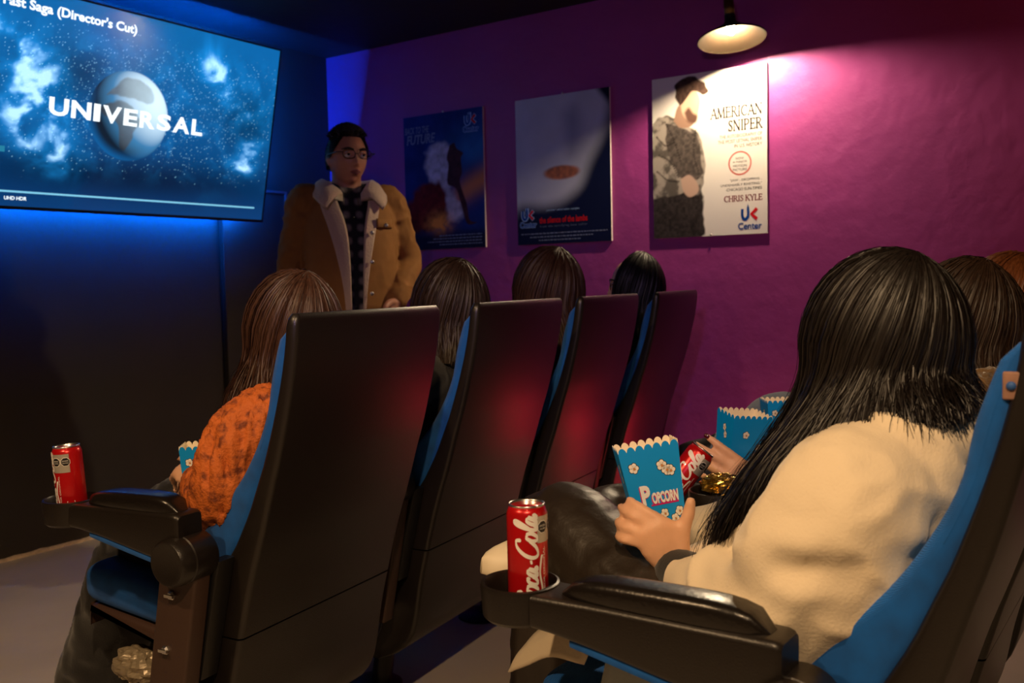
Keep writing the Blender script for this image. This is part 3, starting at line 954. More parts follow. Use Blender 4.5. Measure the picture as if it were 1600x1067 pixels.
def chair_parts():
    P = {}
    # back shell with rounded edges and a forward lip
    rings = []
    zs = np.r_[np.linspace(0.447, 1.005, 24), 1.015, 1.022, 1.0265]
    for i, z in enumerate(zs):
        ins = 0.0
        if z > 1.005:
            ins = 0.012 * (1 - math.sqrt(max(0, 1 - ((z - 1.005) / 0.022) ** 2)))
        y0 = float(prof(shell_p, z))
        bow = 0.0
        p = rrect(ins, CW - ins, y0 + ins * 0.8, y0 + float(np.interp(z, [d[1] for d in depth_p][::-1], [d[0] for d in depth_p][::-1])) - ins * 0.5, 0.010, 4)
        # the back bows outward a little in plan
        xx = (p[:, 0] / CW - 0.5) * 2
        p[:, 1] -= 0.010 * (1 - xx ** 2) * (p[:, 1] < y0 + 0.0105)
        rings.append(np.c_[p, np.full(len(p), z)])
    P['backrest_shell'] = (loft(rings), M_plastic)
    rings = []
    for z in np.linspace(0.16, 0.4435, 16):
        y0 = float(prof(shell_p, z))
        p = rrect(0.0, CW, y0, y0 + float(np.interp(z, [d[1] for d in depth_p][::-1], [d[0] for d in depth_p][::-1])), 0.010, 4)
        xx = (p[:, 0] / CW - 0.5) * 2
        p[:, 1] -= 0.010 * (1 - xx ** 2) * (p[:, 1] < y0 + 0.0105)
        rings.append(np.c_[p, np.full(len(p), z)])
    P['lower_shell'] = (loft(rings), M_plastic)
    # upholstered back
    rings = []
    zs = np.linspace(0.53, 1.0, 28)
    for z in zs:
        yb = float(prof(shell_p, z)) + float(np.interp(z, [d[1] for d in depth_p][::-1], [d[0] for d in depth_p][::-1])) - 0.008
        yf = float(prof(front_p, z)) + 0.004
        k = 0.0
        if z > 0.975:
            k = 1 - math.sqrt(max(0, 1 - ((z - 0.975) / 0.026) ** 2))
        if z < 0.56:
            k = 1 - math.sqrt(max(0, 1 - ((0.56 - z) / 0.031) ** 2))
        yf = yf - (yf - yb) * 0.75 * k
        yf = max(yf, yb + 0.008)
        p = rrect(0.004 + 0.01 * k, CW - 0.004 - 0.01 * k, yb, yf, 0.022, 5)
        xx = (p[:, 0] / CW - 0.5) * 2
        p[:, 1] -= np.where(p[:, 1] > (yb + yf) / 2, 0.018 * (1 - xx ** 4), 0) * (1 - k)
        rings.append(np.c_[p, np.full(len(p), z)])
    P['backrest_cushion'] = (loft(rings), M_blue)
    # tip-up seat
    def seat(y0, y1, z0, z1, r, tilt, n=4):
        v, f = rbox(0.012, CW - 0.012, y0, y1, z0, z1, r, n)
        v = np.asarray(v)
        v[:, 2] += (v[:, 1] - 0.2) * tilt
        return v, f
    P['seat_cushion'] = (seat(0.21, 0.60, 0.405, 0.485, 0.028, 0.11, 5), M_blue)
    v, f = seat(0.20, 0.585, 0.345, 0.405, 0.014, 0.11)
    v[:, 2] = np.where(v[:, 2] < 0.40, v[:, 2] + 0.10 * np.clip((v[:, 1] - 0.42) / 0.16, 0, 1) ** 1.3 * 0.5, v[:, 2])
    P['seat_pan'] = ((v, f), M_brown)
    # pedestal
    P['pedestal'] = (tube([(0.19, 0.33, 0.36), (0.18, 0.40, 0.2), (0.17, 0.43, 0.012)], [0.04, 0.032, 0.034], [0.03, 0.024, 0.026], n=12), M_black)
    P['floor_plate'] = (lathe([(0.075, 0.0), (0.075, 0.006), (0.066, 0.012), (0.03, 0.018), (0.001, 0.018)], 28, center=(0.165, 0.45, 0)), M_black)
    P['floor_bolt'] = (ellipsoid((0.215, 0.46, 0.015), (0.009, 0.009, 0.006), 10, 6), M_steel)
    P['cross_beam'] = (rbox(-0.065, CW - 0.01, 0.275, 0.325, 0.29, 0.345, 0.006), M_black)
    return P


def arm_parts(xc, yr, yc):
    A = {}
    def ym(v):
        v = np.array(v, float)
        v[:, 1] = yr + (v[:, 1] - 0.186) * (yc - yr) / (0.528 - 0.186)
        return v
    ys = np.r_[0.186, 0.189, 0.195, np.linspace(0.21, 0.49, 12)]
    rings = []
    for y in ys:
        k = 0.0 if y > 0.2 else 0.006 * (1 - math.sqrt(max(0, 1 - ((0.2 - y) / 0.0145) ** 2)))
        zt = 0.693 - 0.006 * (y - 0.19) / 0.3
        zb = np.interp(y, [0.18, 0.21, 0.27, 0.36, 0.46, 0.5], [0.628, 0.604, 0.612, 0.626, 0.642, 0.645])
        wdt = np.interp(y, [0.18, 0.4, 0.5], [0.030, 0.030, 0.036])
        p = rrect(xc - wdt + k, xc + wdt - k, zb + k, zt - k, 0.009, 4)
        rings.append(np.c_[p[:, 0], np.full(len(p), y), p[:, 1]])
    v, f = loft(rings)
    A['armrest'] = ((ym(v), [q[::-1] for q in f]), M_plastic)
    rings = []
    for t in np.linspace(0, 1, 15):
        y = 0.203 + 0.255 * t
        e = math.sqrt(max(0.0, 1 - (2 * t - 1) ** 4))
        zt = 0.689 + (0.033 - 0.008 * t) * (0.12 + 0.88 * e)
        wdt = 0.012 + 0.0145 * e
        p = rrect(xc - wdt, xc + wdt, 0.683, zt, 0.012 * (0.35 + 0.65 * e), 4)
        rings.append(np.c_[p[:, 0], np.full(len(p), y), p[:, 1]])
    v, f = loft(rings)
    A['armrest_pad'] = ((ym(v), [q[::-1] for q in f]), M_plastic_gl)
    A['cup_holder'] = (lathe([(0.001, 0.643), (0.044, 0.643), (0.049, 0.648), (0.0515, 0.684), (0.0505, 0.689), (0.0475, 0.690), (0.0455, 0.687), (0.0435, 0.652), (0.001, 0.651)],
                             40, center=(xc, yc, 0)), M_plastic)
    rings = []
    for y in np.linspace(0.25, 0.44, 8):
        zb = np.interp(y, [0.21, 0.27, 0.36, 0.46], [0.604, 0.612, 0.626, 0.642])
        p = rrect(xc - 0.026, xc + 0.026, zb - 0.010, zb + 0.003, 0.004, 2)
        rings.append(np.c_[p[:, 0], np.full(len(p), y), p[:, 1]])
    v, f = loft(rings)
    A['armrest_strip'] = ((ym(v), [q[::-1] for q in f]), M_blue)
    hub = [(0.001, -0.044), (0.028, -0.044), (0.033, -0.046), (0.037, -0.046), (0.041, -0.040), (0.0425, -0.02), (0.040, -0.018), (0.0425, -0.016), (0.0425, 0.03), (0.038, 0.036), (0.001, 0.036)]
    A['pivot_cover'] = (lathe(hub, 36, 'x', (xc, 0.196, 0.612)), M_plastic)
    # side post leaning forward as it goes down
    rings = []
    for z in np.linspace(0.29, 0.60, 8):
        t = (0.60 - z) / 0.58
        ya = 0.165 + 0.115 * t
        p = rrect(xc - 0.010, xc + 0.028, ya, ya + 0.088, 0.006, 3)
        rings.append(np.c_[p, np.full(len(p), z)])
    A['side_post'] = (loft(rings), M_brown)
    rings = []
    for z in np.linspace(0.38, 0.60, 6):
        t = (0.60 - z) / 0.22
        p = rrect(xc + 0.03, xc + 0.07, 0.155 + 0.055 * t, 0.178 + 0.055 * t, 0.004, 2)
        rings.append(np.c_[p, np.full(len(p), z)])
    A['side_rail'] = (loft(rings), M_black)
    return A


def bolt_vf(xc, y, z):
    return join(lathe([(0.001, -0.017), (0.006, -0.017), (0.0085, -0.013), (0.0085, -0.009), (0.001, -0.009)], 6, 'x', (xc, y, z)),
                box(xc - 0.020, xc - 0.015, y - 0.010, y + 0.010, z - 0.0025, z + 0.0025))


CH_MESH = {}
for nm, (vf, m) in chair_parts().items():
    me = mesh_data(nm, *vf, (m,), True)
    me.set_sharp_from_angle(angle=math.radians(38))
    CH_MESH[nm] = me
ARM = {1: (0.186, 0.4915), 2: (0.203, 0.5555)}
for row in (1, 2):
    for side, xc in (('left', -0.075), ('right', CW + 0.075)):
        for nm, (vf, m) in arm_parts(xc, *ARM[row]).items():
            me = mesh_data(nm, *vf, (m,), True)
            me.set_sharp_from_angle(angle=math.radians(38))
            CH_MESH[(row, side, nm)] = me
        for q, (y, z) in enumerate(((0.226, 0.545), (0.247, 0.445))):
            CH_MESH[(row, side, 'bolt', q)] = mesh_data('bolt', *bolt_vf(xc, y, z), (M_steel,), False)


def chair(row, origin, phi, label, group, right_arm=False):
    c = empty('cinema_chair', origin, phi)
    tag(c, label, 'chair', group)
    for k, me in CH_MESH.items():
        if isinstance(k, tuple):
            if k[0] != row or (k[1] == 'right' and not right_arm):
                continue
            obj(k[2], me, c)
        else:
            o = obj(k, me, c)
            if row == 2 and k in ('backrest_shell', 'lower_shell', 'backrest_cushion'):
                o.location = (0, -0.025, 0)
    return c


PHI1, PHI2 = math.radians(5.7), math.radians(-2.75)
O1, O2 = np.array([1.067, 1.155, 0]), np.array([1.016, 0.09, 0])


def seat_origin(row, k):
    if row == 1:
        x = (0.008, 0.609, 1.182, 1.815)[k]
        o, p = O1, PHI1
    else:
        x = (0.0, 0.6, 1.2)[k]
        o, p = O2, PHI2
    return o + x * np.array([math.cos(p), math.sin(p), 0]), p


def world_at(row, k, q):
    o, p = seat_origin(row, k)
    return o + q[0] * np.array([math.cos(p), math.sin(p), 0]) + q[1] * np.array([-math.sin(p), math.cos(p), 0]) + np.array([0, 0, q[2]])


F_LABELS = ('front row cinema chair nearest the aisle, back turned, under the woman in orange lace',
            'second front row cinema chair from the aisle, with a tall dark back',
            'third front row cinema chair from the aisle, between two dark chair backs',
            'front row cinema chair beside the purple wall, last of its row')
for k in range(4):
    o, p = seat_origin(1, k)
    chair(1, o, p, F_LABELS[k], 'cinema chairs in the front row', k == 3)
B_LABELS = ('blue cinema chair in the near corner under the woman in the cream jacket',
            'rear row cinema chair behind the cream jacket, with a snack bag on its armrest',
            'rear row cinema chair farthest from the aisle, under the auburn-haired woman')
rear = []
for k in range(3):
    o, p = seat_origin(2, k)
    rear.append(chair(2, o, p, B_LABELS[k], 'cinema chairs in the rear row', k == 2))
# worn number tag on the side of the near blue chair
M_tag = mat('worn_tag', srgb(140, 104, 88), 0.7, var=0.2, vscale=60)
yt, zt = 0.006, 0.958
tg = part('seat_tag', rbox(0.002, 0.0055, yt - 0.016, yt + 0.012, zt - 0.014, zt + 0.014, 0.002), M_tag, rear[0], sharp=40)
part('tag_mark', lathe([(0.001, -0.0018), (0.0045, -0.0008), (0.0045, 0.002), (0.001, 0.001)], 16, 'x', (0.001, yt + 0.004, zt)), mat('tag_blue', srgb(40, 84, 150), 0.6), rear[0])
# ------------------------------------------------------------------ people
M_skin = mat('skin_light', srgb(222, 172, 138), 0.5, sss=0.12, var=0.06, vscale=30, bump=0.0002, bscale=300)
M_skin_m = mat('skin_tan', srgb(188, 132, 104), 0.5, sss=0.10, var=0.06, vscale=30)
M_hair_black = mat('hair_black', srgb(22, 15, 12), 0.46, spec=0.5, var=0.35, vscale=6, stretch=(40, 40, 3))
M_hair_dark = mat('hair_dark_brown', srgb(44, 29, 20), 0.48, spec=0.4, var=0.4, vscale=6, stretch=(40, 40, 3))
M_hair_brown = mat('hair_brown', srgb(66, 42, 28), 0.48, spec=0.4, var=0.4, vscale=6, stretch=(40, 40, 3))
M_hair_auburn = mat('hair_auburn', srgb(136, 78, 44), 0.38, spec=0.6, var=0.35, vscale=6, stretch=(40, 40, 3))
M_cream = mat('cream_fleece', srgb(232, 214, 184), 0.92, sheen=0.3, bump=0.0006, bscale=240, var=0.03, vscale=12)
M_lining = mat('pale_lining', srgb(214, 220, 214), 0.8, bump=0.0006, bscale=120)
M_leather = mat('black_leather', srgb(40, 32, 25), 0.42, bump=0.0005, bscale=130)
M_blackcloth = mat('black_cloth', srgb(16, 14, 14), 0.9, sheen=0.2, bump=0.0005, bscale=300)
M_darkcloth = mat('charcoal_cloth', srgb(34, 32, 36), 0.9, sheen=0.2, bump=0.0005, bscale=300)
M_orange = mat('rust_lace', srgb(196, 100, 34), 0.75, color2=srgb(112, 50, 18), vscale=55, bump=0.0025, bscale=190, ramp=(0.50, 0.68))
M_jeans = fabric('denim', srgb(104, 116, 130), scale=2500, amp=0.0004, sheen=0.1)
M_jeans_d = fabric('denim_dark', srgb(26, 30, 40), scale=2500, amp=0.0004, sheen=0.1)
M_shoe_w = mat('white_shoe', srgb(240, 226, 196), 0.5)
M_shoe_k = mat('black_shoe', srgb(20, 18, 18), 0.4, bump=0.0006, bscale=60)
M_fur = mat('brown_fur', srgb(104, 78, 46), 0.9, sheen=0.5, var=0.4, vscale=40, bump=0.004, bscale=90)
M_olive = mat('olive_coat', srgb(62, 56, 44), 0.9, bump=0.0006, bscale=200)
M_tancoat = mat('canvas_jacket', srgb(150, 102, 46), 0.85, var=0.08, vscale=14, bump=0.0007, bscale=420)
M_sherpa = mat('sherpa', srgb(206, 178, 150), 0.95, sheen=0.5, bump=0.003, bscale=130)
M_nail = mat('dark_nail', srgb(70, 8, 18), 0.18)
M_glasses = mat('spectacle_frame', srgb(14, 13, 14), 0.3)
M_eye = mat('eye_white', srgb(210, 205, 200), 0.2)
M_iris = mat('iris_dark', srgb(30, 18, 12), 0.15)


def plaid(name):
    m = mat(name, srgb(30, 30, 32), 0.9)
    nt = m.node_tree
    b = nt.nodes['Principled BSDF']
    tc = nt.nodes.new('ShaderNodeTexCoord')
    acc = None
    for d in ('X', 'Z'):
        w = nt.nodes.new('ShaderNodeTexWave')
        w.bands_direction = d
        w.inputs['Scale'].default_value = 6.2
        w.inputs['Distortion'].default_value = 0.0
        nt.links.new(tc.outputs['Object'], w.inputs['Vector'])
        if acc is None:
            acc = w.outputs['Fac']
        else:
            mx = nt.nodes.new('ShaderNodeMath')
            mx.operation = 'MULTIPLY'
            nt.links.new(acc, mx.inputs[0])
            nt.links.new(w.outputs['Fac'], mx.inputs[1])
            acc = mx.outputs[0]
    cr = nt.nodes.new('ShaderNodeValToRGB')
    cr.color_ramp.elements[0].position = 0.15
    cr.color_ramp.elements[1].position = 0.75
    cr.color_ramp.elements[0].color = (*srgb(22, 22, 26), 1)
    cr.color_ramp.elements[1].color = (*srgb(120, 112, 104), 1)
    nt.links.new(acc, cr.inputs['Fac'])
    nt.links.new(cr.outputs['Color'], b.inputs['Base Color'])
    return m


M_plaid = plaid('plaid_shirt')


def frame_of(fwd, up=(0, 0, 1)):
    f = unit(fwd)
    u = unit(np.asarray(up, float) - f * (np.asarray(up) @ f))
    r = np.cross(f, u)
    return r, f, u


def head_vf(c, fwd, up=(0, 0, 1), s=1.0, n=72, m=56):
    r, f, u = frame_of(fwd, up)
    rings = []
    for j in range(m + 1):
        e = -math.pi / 2 + math.pi * j / m
        k = max(math.cos(e), 0.012)
        a = np.linspace(0, 2 * math.pi, n, endpoint=False)
        x, y, z = np.cos(a) * k, np.sin(a) * k, np.full(n, math.sin(e))
        fr = sstep(0.1, 0.7, y)
        low = np.clip(-z, 0, 1)
        X = x * 0.0745 * (1 - 0.30 * low ** 2)
        Y = y * np.where(y > 0, 0.090, 0.098)
        Y = np.where(y < 0, Y * (1 - 0.38 * low ** 1.3), Y * (1 - 0.02 * low))
        Z = z * 0.113
        ax = np.abs(x)
        d = 0.010 * np.exp(-(x / 0.15) ** 2 - ((z + 0.05) / 0.20) ** 2) + 0.017 * np.exp(-(x / 0.16) ** 2 - ((z + 0.24) / 0.10) ** 2)
        d += 0.006 * np.exp(-((ax - 0.14) / 0.08) ** 2 - ((z + 0.28) / 0.06) ** 2)
        d -= 0.009 * np.exp(-((ax - 0.40) / 0.18) ** 2 - ((z - 0.06) / 0.10) ** 2)
        d += 0.005 * np.exp(-((ax - 0.35) / 0.3) ** 2 - ((z - 0.21) / 0.07) ** 2)
        d += 0.004 * np.exp(-((ax - 0.55) / 0.2) ** 2 - ((z + 0.2) / 0.15) ** 2)
        d += 0.008 * np.exp(-(x / 0.30) ** 2 - ((z + 0.475) / 0.045) ** 2) + 0.009 * np.exp(-(x / 0.27) ** 2 - ((z + 0.58) / 0.05) ** 2)
        d -= 0.004 * np.exp(-(x / 0.34) ** 2 - ((z + 0.525) / 0.02) ** 2)
        d -= 0.005 * np.exp(-(x / 0.3) ** 2 - ((z + 0.70) / 0.05) ** 2)
        d += 0.008 * np.exp(-(x / 0.30) ** 2 - ((z + 0.86) / 0.12) ** 2)
        Y = Y + d * fr
        rings.append(np.outer(X, r) + np.outer(Y, f) + np.outer(Z, u))
    v, fc = loft(rings)
    out = [(v * s + np.asarray(c), fc)]
    for sg in (-1, 1):
        R = np.c_[r, f, u]
        ec = np.asarray(c) + s * (r * sg * 0.074 - f * 0.010 + u * (-0.004))
        Re = np.c_[unit(r * 0.35 * sg - f * 0.9), unit(r * 0.9 * sg + f * 0.35), u]
        out.append(ellipsoid(ec, (0.017 * s, 0.006 * s, 0.030 * s), 14, 10, Re))
    return out


def rotv(v, axis, ang):
    axis = unit(axis)
    v = np.asarray(v, float)
    return v * math.cos(ang) + np.cross(axis, v) * math.sin(ang) + axis * (axis @ v) * (1 - math.cos(ang))


def hand_vf(w, d, s, s_back, splay=(4, 0, -5, -11), curl=((20, 25, 20),) * 4, thumb=None, k=1.0):
    """w wrist; d palm direction; s direction of the thumb side; s_back back-of-hand direction.
    returns pieces and finger tips [(tip, direction, back normal)]"""
    d = unit(d)
    s = unit(s - d * (np.asarray(s) @ d))
    nb = np.cross(d, s)
    if nb @ np.asarray(s_back) < 0:
        nb = -nb
    pcs = []
    w = np.asarray(w, float)
    pcs.append(tube([w - d * 0.015 * k, w + d * 0.02 * k, w + d * 0.05 * k, w + d * 0.082 * k], np.array([0.026, 0.030, 0.038, 0.037]) * k,
                    np.array([0.020, 0.017, 0.016, 0.013]) * k, side=s, n=16))
    base = (0.029, 0.0095, -0.0105, -0.029)
    lens = ((0.040, 0.026, 0.021), (0.044, 0.029, 0.022), (0.041, 0.027, 0.021), (0.032, 0.021, 0.019))
    rad = (0.0092, 0.0095, 0.0090, 0.0080)
    tips = []
    for i in range(4):
        p = w + d * (0.080 - 0.006 * abs(i - 1)) * k + s * base[i] * k
        dr = rotv(d, nb, math.radians(splay[i]) * (1 if np.cross(d, s) @ nb > 0 else -1))
        ax = np.cross(dr, nb)
        pts = [p - dr * 0.02 * k, p]
        for L, a in zip(lens[i], curl[i]):
            dr = rotv(dr, ax, -math.radians(a)) if (rotv(dr, ax, -math.radians(10)) @ nb) < dr @ nb else rotv(dr, ax, math.radians(a))
            p = p + dr * L * k
            pts.append(p)
        rr = np.array([1.15, 1.12, 1.02, 0.96, 0.82]) * rad[i] * k
        pcs.append(tube(pts, rr, n=12, dens=4))
        fn = np.cross(ax, dr)
        if fn @ nb < 0 and (curl[i][0] + curl[i][1] + curl[i][2]) < 90:
            fn = -fn
        tips.append((p, dr, fn))
    if thumb is None:
        t0 = w + d * 0.022 * k + s * 0.024 * k
        thumb = [t0, t0 + (s * 0.75 + d * 0.6) * 0.035 * k, t0 + (s * 0.75 + d * 0.6) * 0.035 * k + (s * 0.45 + d * 0.85) * 0.032 * k,
                 t0 + (s * 0.75 + d * 0.6) * 0.035 * k + (s * 0.45 + d * 0.85) * 0.032 * k + d * 0.022 * k]
    pcs.append(tube(thumb, np.array([0.017, 0.0135, 0.0115, 0.009]) * k, n=12, dens=4))
    return pcs, tips


def shoe_vf(heel, d, L=0.25, wid=0.045, h=0.075, roll=None, up=(0, 0, 1)):
    d = unit(d)
    up = unit(np.asarray(up) - d * (np.asarray(up) @ d))
    s = np.cross(d, up)
    rings = []
    for t in np.linspace(0, 1, 14):
        e = math.sqrt(max(0.02, 1 - (2 * t - 1) ** 6))
        w_ = wid * (0.78 + 0.26 * math.sin(math.pi * min(1, t * 0.9 + 0.15)) ** 1.5) * e
        hh = h * np.interp(t, [0, 0.15, 0.35, 0.6, 0.85, 1], [0.85, 1.05, 1.0, 0.68, 0.5, 0.34])
        a = np.linspace(0, 2 * math.pi, 18, endpoint=False)
        cx, cz = np.cos(a), np.sin(a)
        cz = np.where(cz < 0, -np.abs(cz) ** 0.35 * 0.5, cz)
        rings.append(np.asarray(heel) + d * (t * L - 0.05) + np.outer(cx * w_, s) + np.outer((cz + 0.5) / 1.5 * hh, up))
    return loft(rings)


def hair_mesh(name, c, fwd, ends, s=1.0, n=2500, seg=18, width=0.002, gap=40, pole=22, seed=1, clump=90, tilt=0.0, jit=0.010, thick=0.02, drop=-12, shellk=1.0, up=(0, 0, 1), R0=(0.083, 0.104, 0.122), frizz=0.0, lift=0.006, cutlo=0.84):
    """locks combed from the crown over the skull and down to the given ends (azimuth deg -> x, y, z)"""
    r_, f_, u_ = frame_of(fwd, up)
    rng = np.random.default_rng(seed)
    c = np.asarray(c, float)
    tab = np.array(sorted(ends), float)
    tab = np.vstack([np.r_[tab[-1, 0] - 360, tab[-1, 1:]], tab, np.r_[tab[0, 0] + 360, tab[0, 1:]]])
    pa = math.radians(pole)
    crown = u_ * math.cos(pa) - f_ * math.sin(pa)

    def paths(az, lay, start, cut, offs, seg):
        """az in deg; lay radial layer 0..1; start deg from crown; cut 0..1 length"""
        m = len(az)
        A = np.radians(az)
        hor = np.outer(np.cos(A), f_) + np.outer(np.sin(A), -r_)
        # great-circle from crown to a point at elevation 'drop' in azimuth az
        e1 = math.radians(drop)
        tgt = hor * math.cos(e1) + u_ * math.sin(e1)
        dot = np.clip(tgt @ crown, -1, 1)
        om = np.arccos(dot)
        h = int(seg * 0.42)
        ts = np.linspace(0, 1, h)
        P = np.zeros((m, seg, 3))
        rad = 1 + (thick / 0.1) * lay
        for i, t in enumerate(ts):
            th = np.radians(start) + (om - np.radians(start)) * t
            dv = (np.sin(om - th)[:, None] * crown + np.sin(th)[:, None] * tgt) / (np.sin(om)[:, None] + 1e-9)
            X, Y, Z = dv @ r_, dv @ f_, dv @ u_
            P[:, i] = (np.outer(X * R0[0], r_) + np.outer(Y * R0[1], f_) + np.outer(Z * R0[2], u_)) * s * rad[:, None] + c
        E = np.stack([np.interp(az, tab[:, 0], tab[:, q]) for q in (1, 2, 3)], 1) + offs
        p0 = P[:, h - 1]
        dn = np.array([0, 0, -1.0])
        L = np.linalg.norm(E - p0, axis=1)[:, None]
        t0 = unit_rows(P[:, h - 1] - P[:, h - 2])
        p1 = p0 + t0 * L * 0.30
        p2 = E - dn * L * 0.30
        for i in range(h, seg):
            t = (i - h + 1) / (seg - h) * cut[:, None]
            P[:, i] = (1 - t) ** 3 * p0 + 3 * (1 - t) ** 2 * t * p1 + 3 * (1 - t) * t * t * p2 + t ** 3 * E
        return P

    span = 360 - 2 * gap
    # under-layer
    az = gap + np.linspace(0, span, 64)
    azm = (az + 180) % 360 - 180
    G = paths(azm, np.full(64, 0.15), np.zeros(64), np.full(64, 0.96), np.zeros((64, 3)), 26)
    v1 = G.reshape(-1, 3)
    i = np.arange(64 * 26).reshape(64, 26)
    q1 = np.c_[i[:-1, :-1].ravel(), i[:-1, 1:].ravel(), i[1:, 1:].ravel(), i[1:, :-1].ravel()]
    # locks
    az = gap + rng.random(n) * span
    cc = gap + np.sort(rng.random(clump)) * span
    near = cc[np.argmin(np.abs(az[:, None] - cc[None, :]), axis=1)]
    lay = rng.random(n) ** 0.6
    start = rng.random(n) ** 1.5 * 38
    cut = cutlo + (1 - cutlo) * rng.random(n)
    offs = rng.normal(0, jit, (n, 3)) * np.array([1, 1, 0.6])
    azm = (az + 180) % 360 - 180
    nrm = (near + 180) % 360 - 180
    P = paths(azm, lay, start, cut, offs, seg)
    Q = paths(nrm, lay, start, cut, offs * 0.6, seg)
    pull = (np.linspace(0, 1, seg) ** 1.2 * 0.65)[None, :, None]
    P = P * (1 - pull) + Q * pull
    co = rng.normal(0, 1, (clump, 3)) * np.array([1, 1, 0.3]) * lift
    ci = np.argmin(np.abs(az[:, None] - cc[None, :]), axis=1)
    P += co[ci][:, None, :] * (np.linspace(0, 1, seg) ** 1.3)[None, :, None]
    wob = np.sin(np.linspace(0, 1, seg)[None, :] * (5 + 4 * rng.random((n, 1))) + rng.random((n, 1)) * 6.28)
    P += (np.linspace(0, 1, seg)[None, :] * wob * (0.0035 + frizz))[:, :, None] * rng.normal(0, 1, (n, 1, 3))
    T = np.gradient(P, axis=1)
    T /= np.linalg.norm(T, axis=2)[:, :, None] + 1e-12
    out = P - c[None, None, :]
    out -= (out @ u_)[:, :, None] * u_ * 0.5
    S = np.cross(T, out)
    S /= np.linalg.norm(S, axis=2)[:, :, None] + 1e-12
    tw = rng.normal(0, 0.5, (n, 1, 1))
    Nn = np.cross(S, T)
    S = S * np.cos(tw) + Nn * np.sin(tw)
    wv = width * (0.6 + 0.8 * rng.random((n, 1))) * np.linspace(1, 0.25, seg)[None, :] ** 0.5 / 2
    Aa, Bb = P + S * wv[:, :, None], P - S * wv[:, :, None]
    v2 = np.stack([Aa, Bb], 2).reshape(-1, 3)
    b = (np.arange(n)[:, None] * seg * 2 + np.arange(seg - 1)[None, :] * 2).ravel()
    q2 = np.c_[b, b + 1, b + 3, b + 2] + len(v1)
    return np.vstack([v1, v2]), np.vstack([q1, q2])


def unit_rows(a):
    return a / (np.linalg.norm(a, axis=1)[:, None] + 1e-12)


SH = np.array([0.225, 0.5, 0.0])


def person(row, k, label):
    o = world_at(row, k, SH)
    e = empty('person', o, PHI1 if row == 1 else PHI2)
    return tag(e, label, 'person')


def child_mesh(name, me, m, parent, shift=SH):
    set_co(me, co_of(me) - shift)
    me.materials.clear()
    me.materials.append(m)
    return obj(name, me, parent)


def add_hair(parent, m, shift=SH, name='hair', **kw):
    v, q = hair_mesh(name, **kw)
    return obj(name, mesh_quads(name, v - shift, q, (m,)), parent)


M_lip = mat('lip', srgb(150, 84, 76), 0.45)


def face_parts(p, c, fwd, s, skin, shift, up=(0, 0, 1)):
    r_, f_, u_ = frame_of(fwd, up)
    s = s / 0.97
    c = np.asarray(c, float)
    for sg in (-1, 1):
        ec = c + s * (r_ * sg * 0.031 + f_ * 0.0755 + u_ * 0.006)
        ey = part('eye', ellipsoid(ec, np.array((0.012, 0.012, 0.012)) * s, 18, 12), M_eye, p, shift=shift)
        part('iris', ellipsoid(ec + s * f_ * 0.0092, np.array((0.0058, 0.0058, 0.0058)) * s, 14, 10), M_iris, ey, shift=shift)
        part('eyelid', tube([ec + s * (f_ * 0.006 - r_ * 0.015), ec + s * (f_ * 0.0128 + u_ * 0.006), ec + s * (r_ * 0.015 + f_ * 0.006)], 0.003 * s, n=8), skin, ey, shift=shift)
        part('eyebrow', tube([c + s * (r_ * sg * 0.014 + f_ * 0.0915 + u_ * 0.024), c + s * (r_ * sg * 0.032 + f_ * 0.088 + u_ * 0.029), c + s * (r_ * sg * 0.052 + f_ * 0.070 + u_ * 0.025)],
                             np.array([0.0032, 0.0036, 0.002]) * s, n=8), M_hair_black, p, shift=shift)
    part('lips', join(tube([c + s * (f_ * 0.078 - r_ * 0.021 - u_ * 0.0585), c + s * (f_ * 0.094 - u_ * 0.055), c + s * (r_ * 0.021 + f_ * 0.078 - u_ * 0.0585)], np.array([0.002, 0.0045, 0.002]) * s, n=8),
                      tube([c + s * (f_ * 0.078 - r_ * 0.019 - u_ * 0.061), c + s * (f_ * 0.092 - u_ * 0.065), c + s * (r_ * 0.019 + f_ * 0.078 - u_ * 0.061)], np.array([0.002, 0.005, 0.002]) * s, n=8)), M_lip, p, shift=shift)


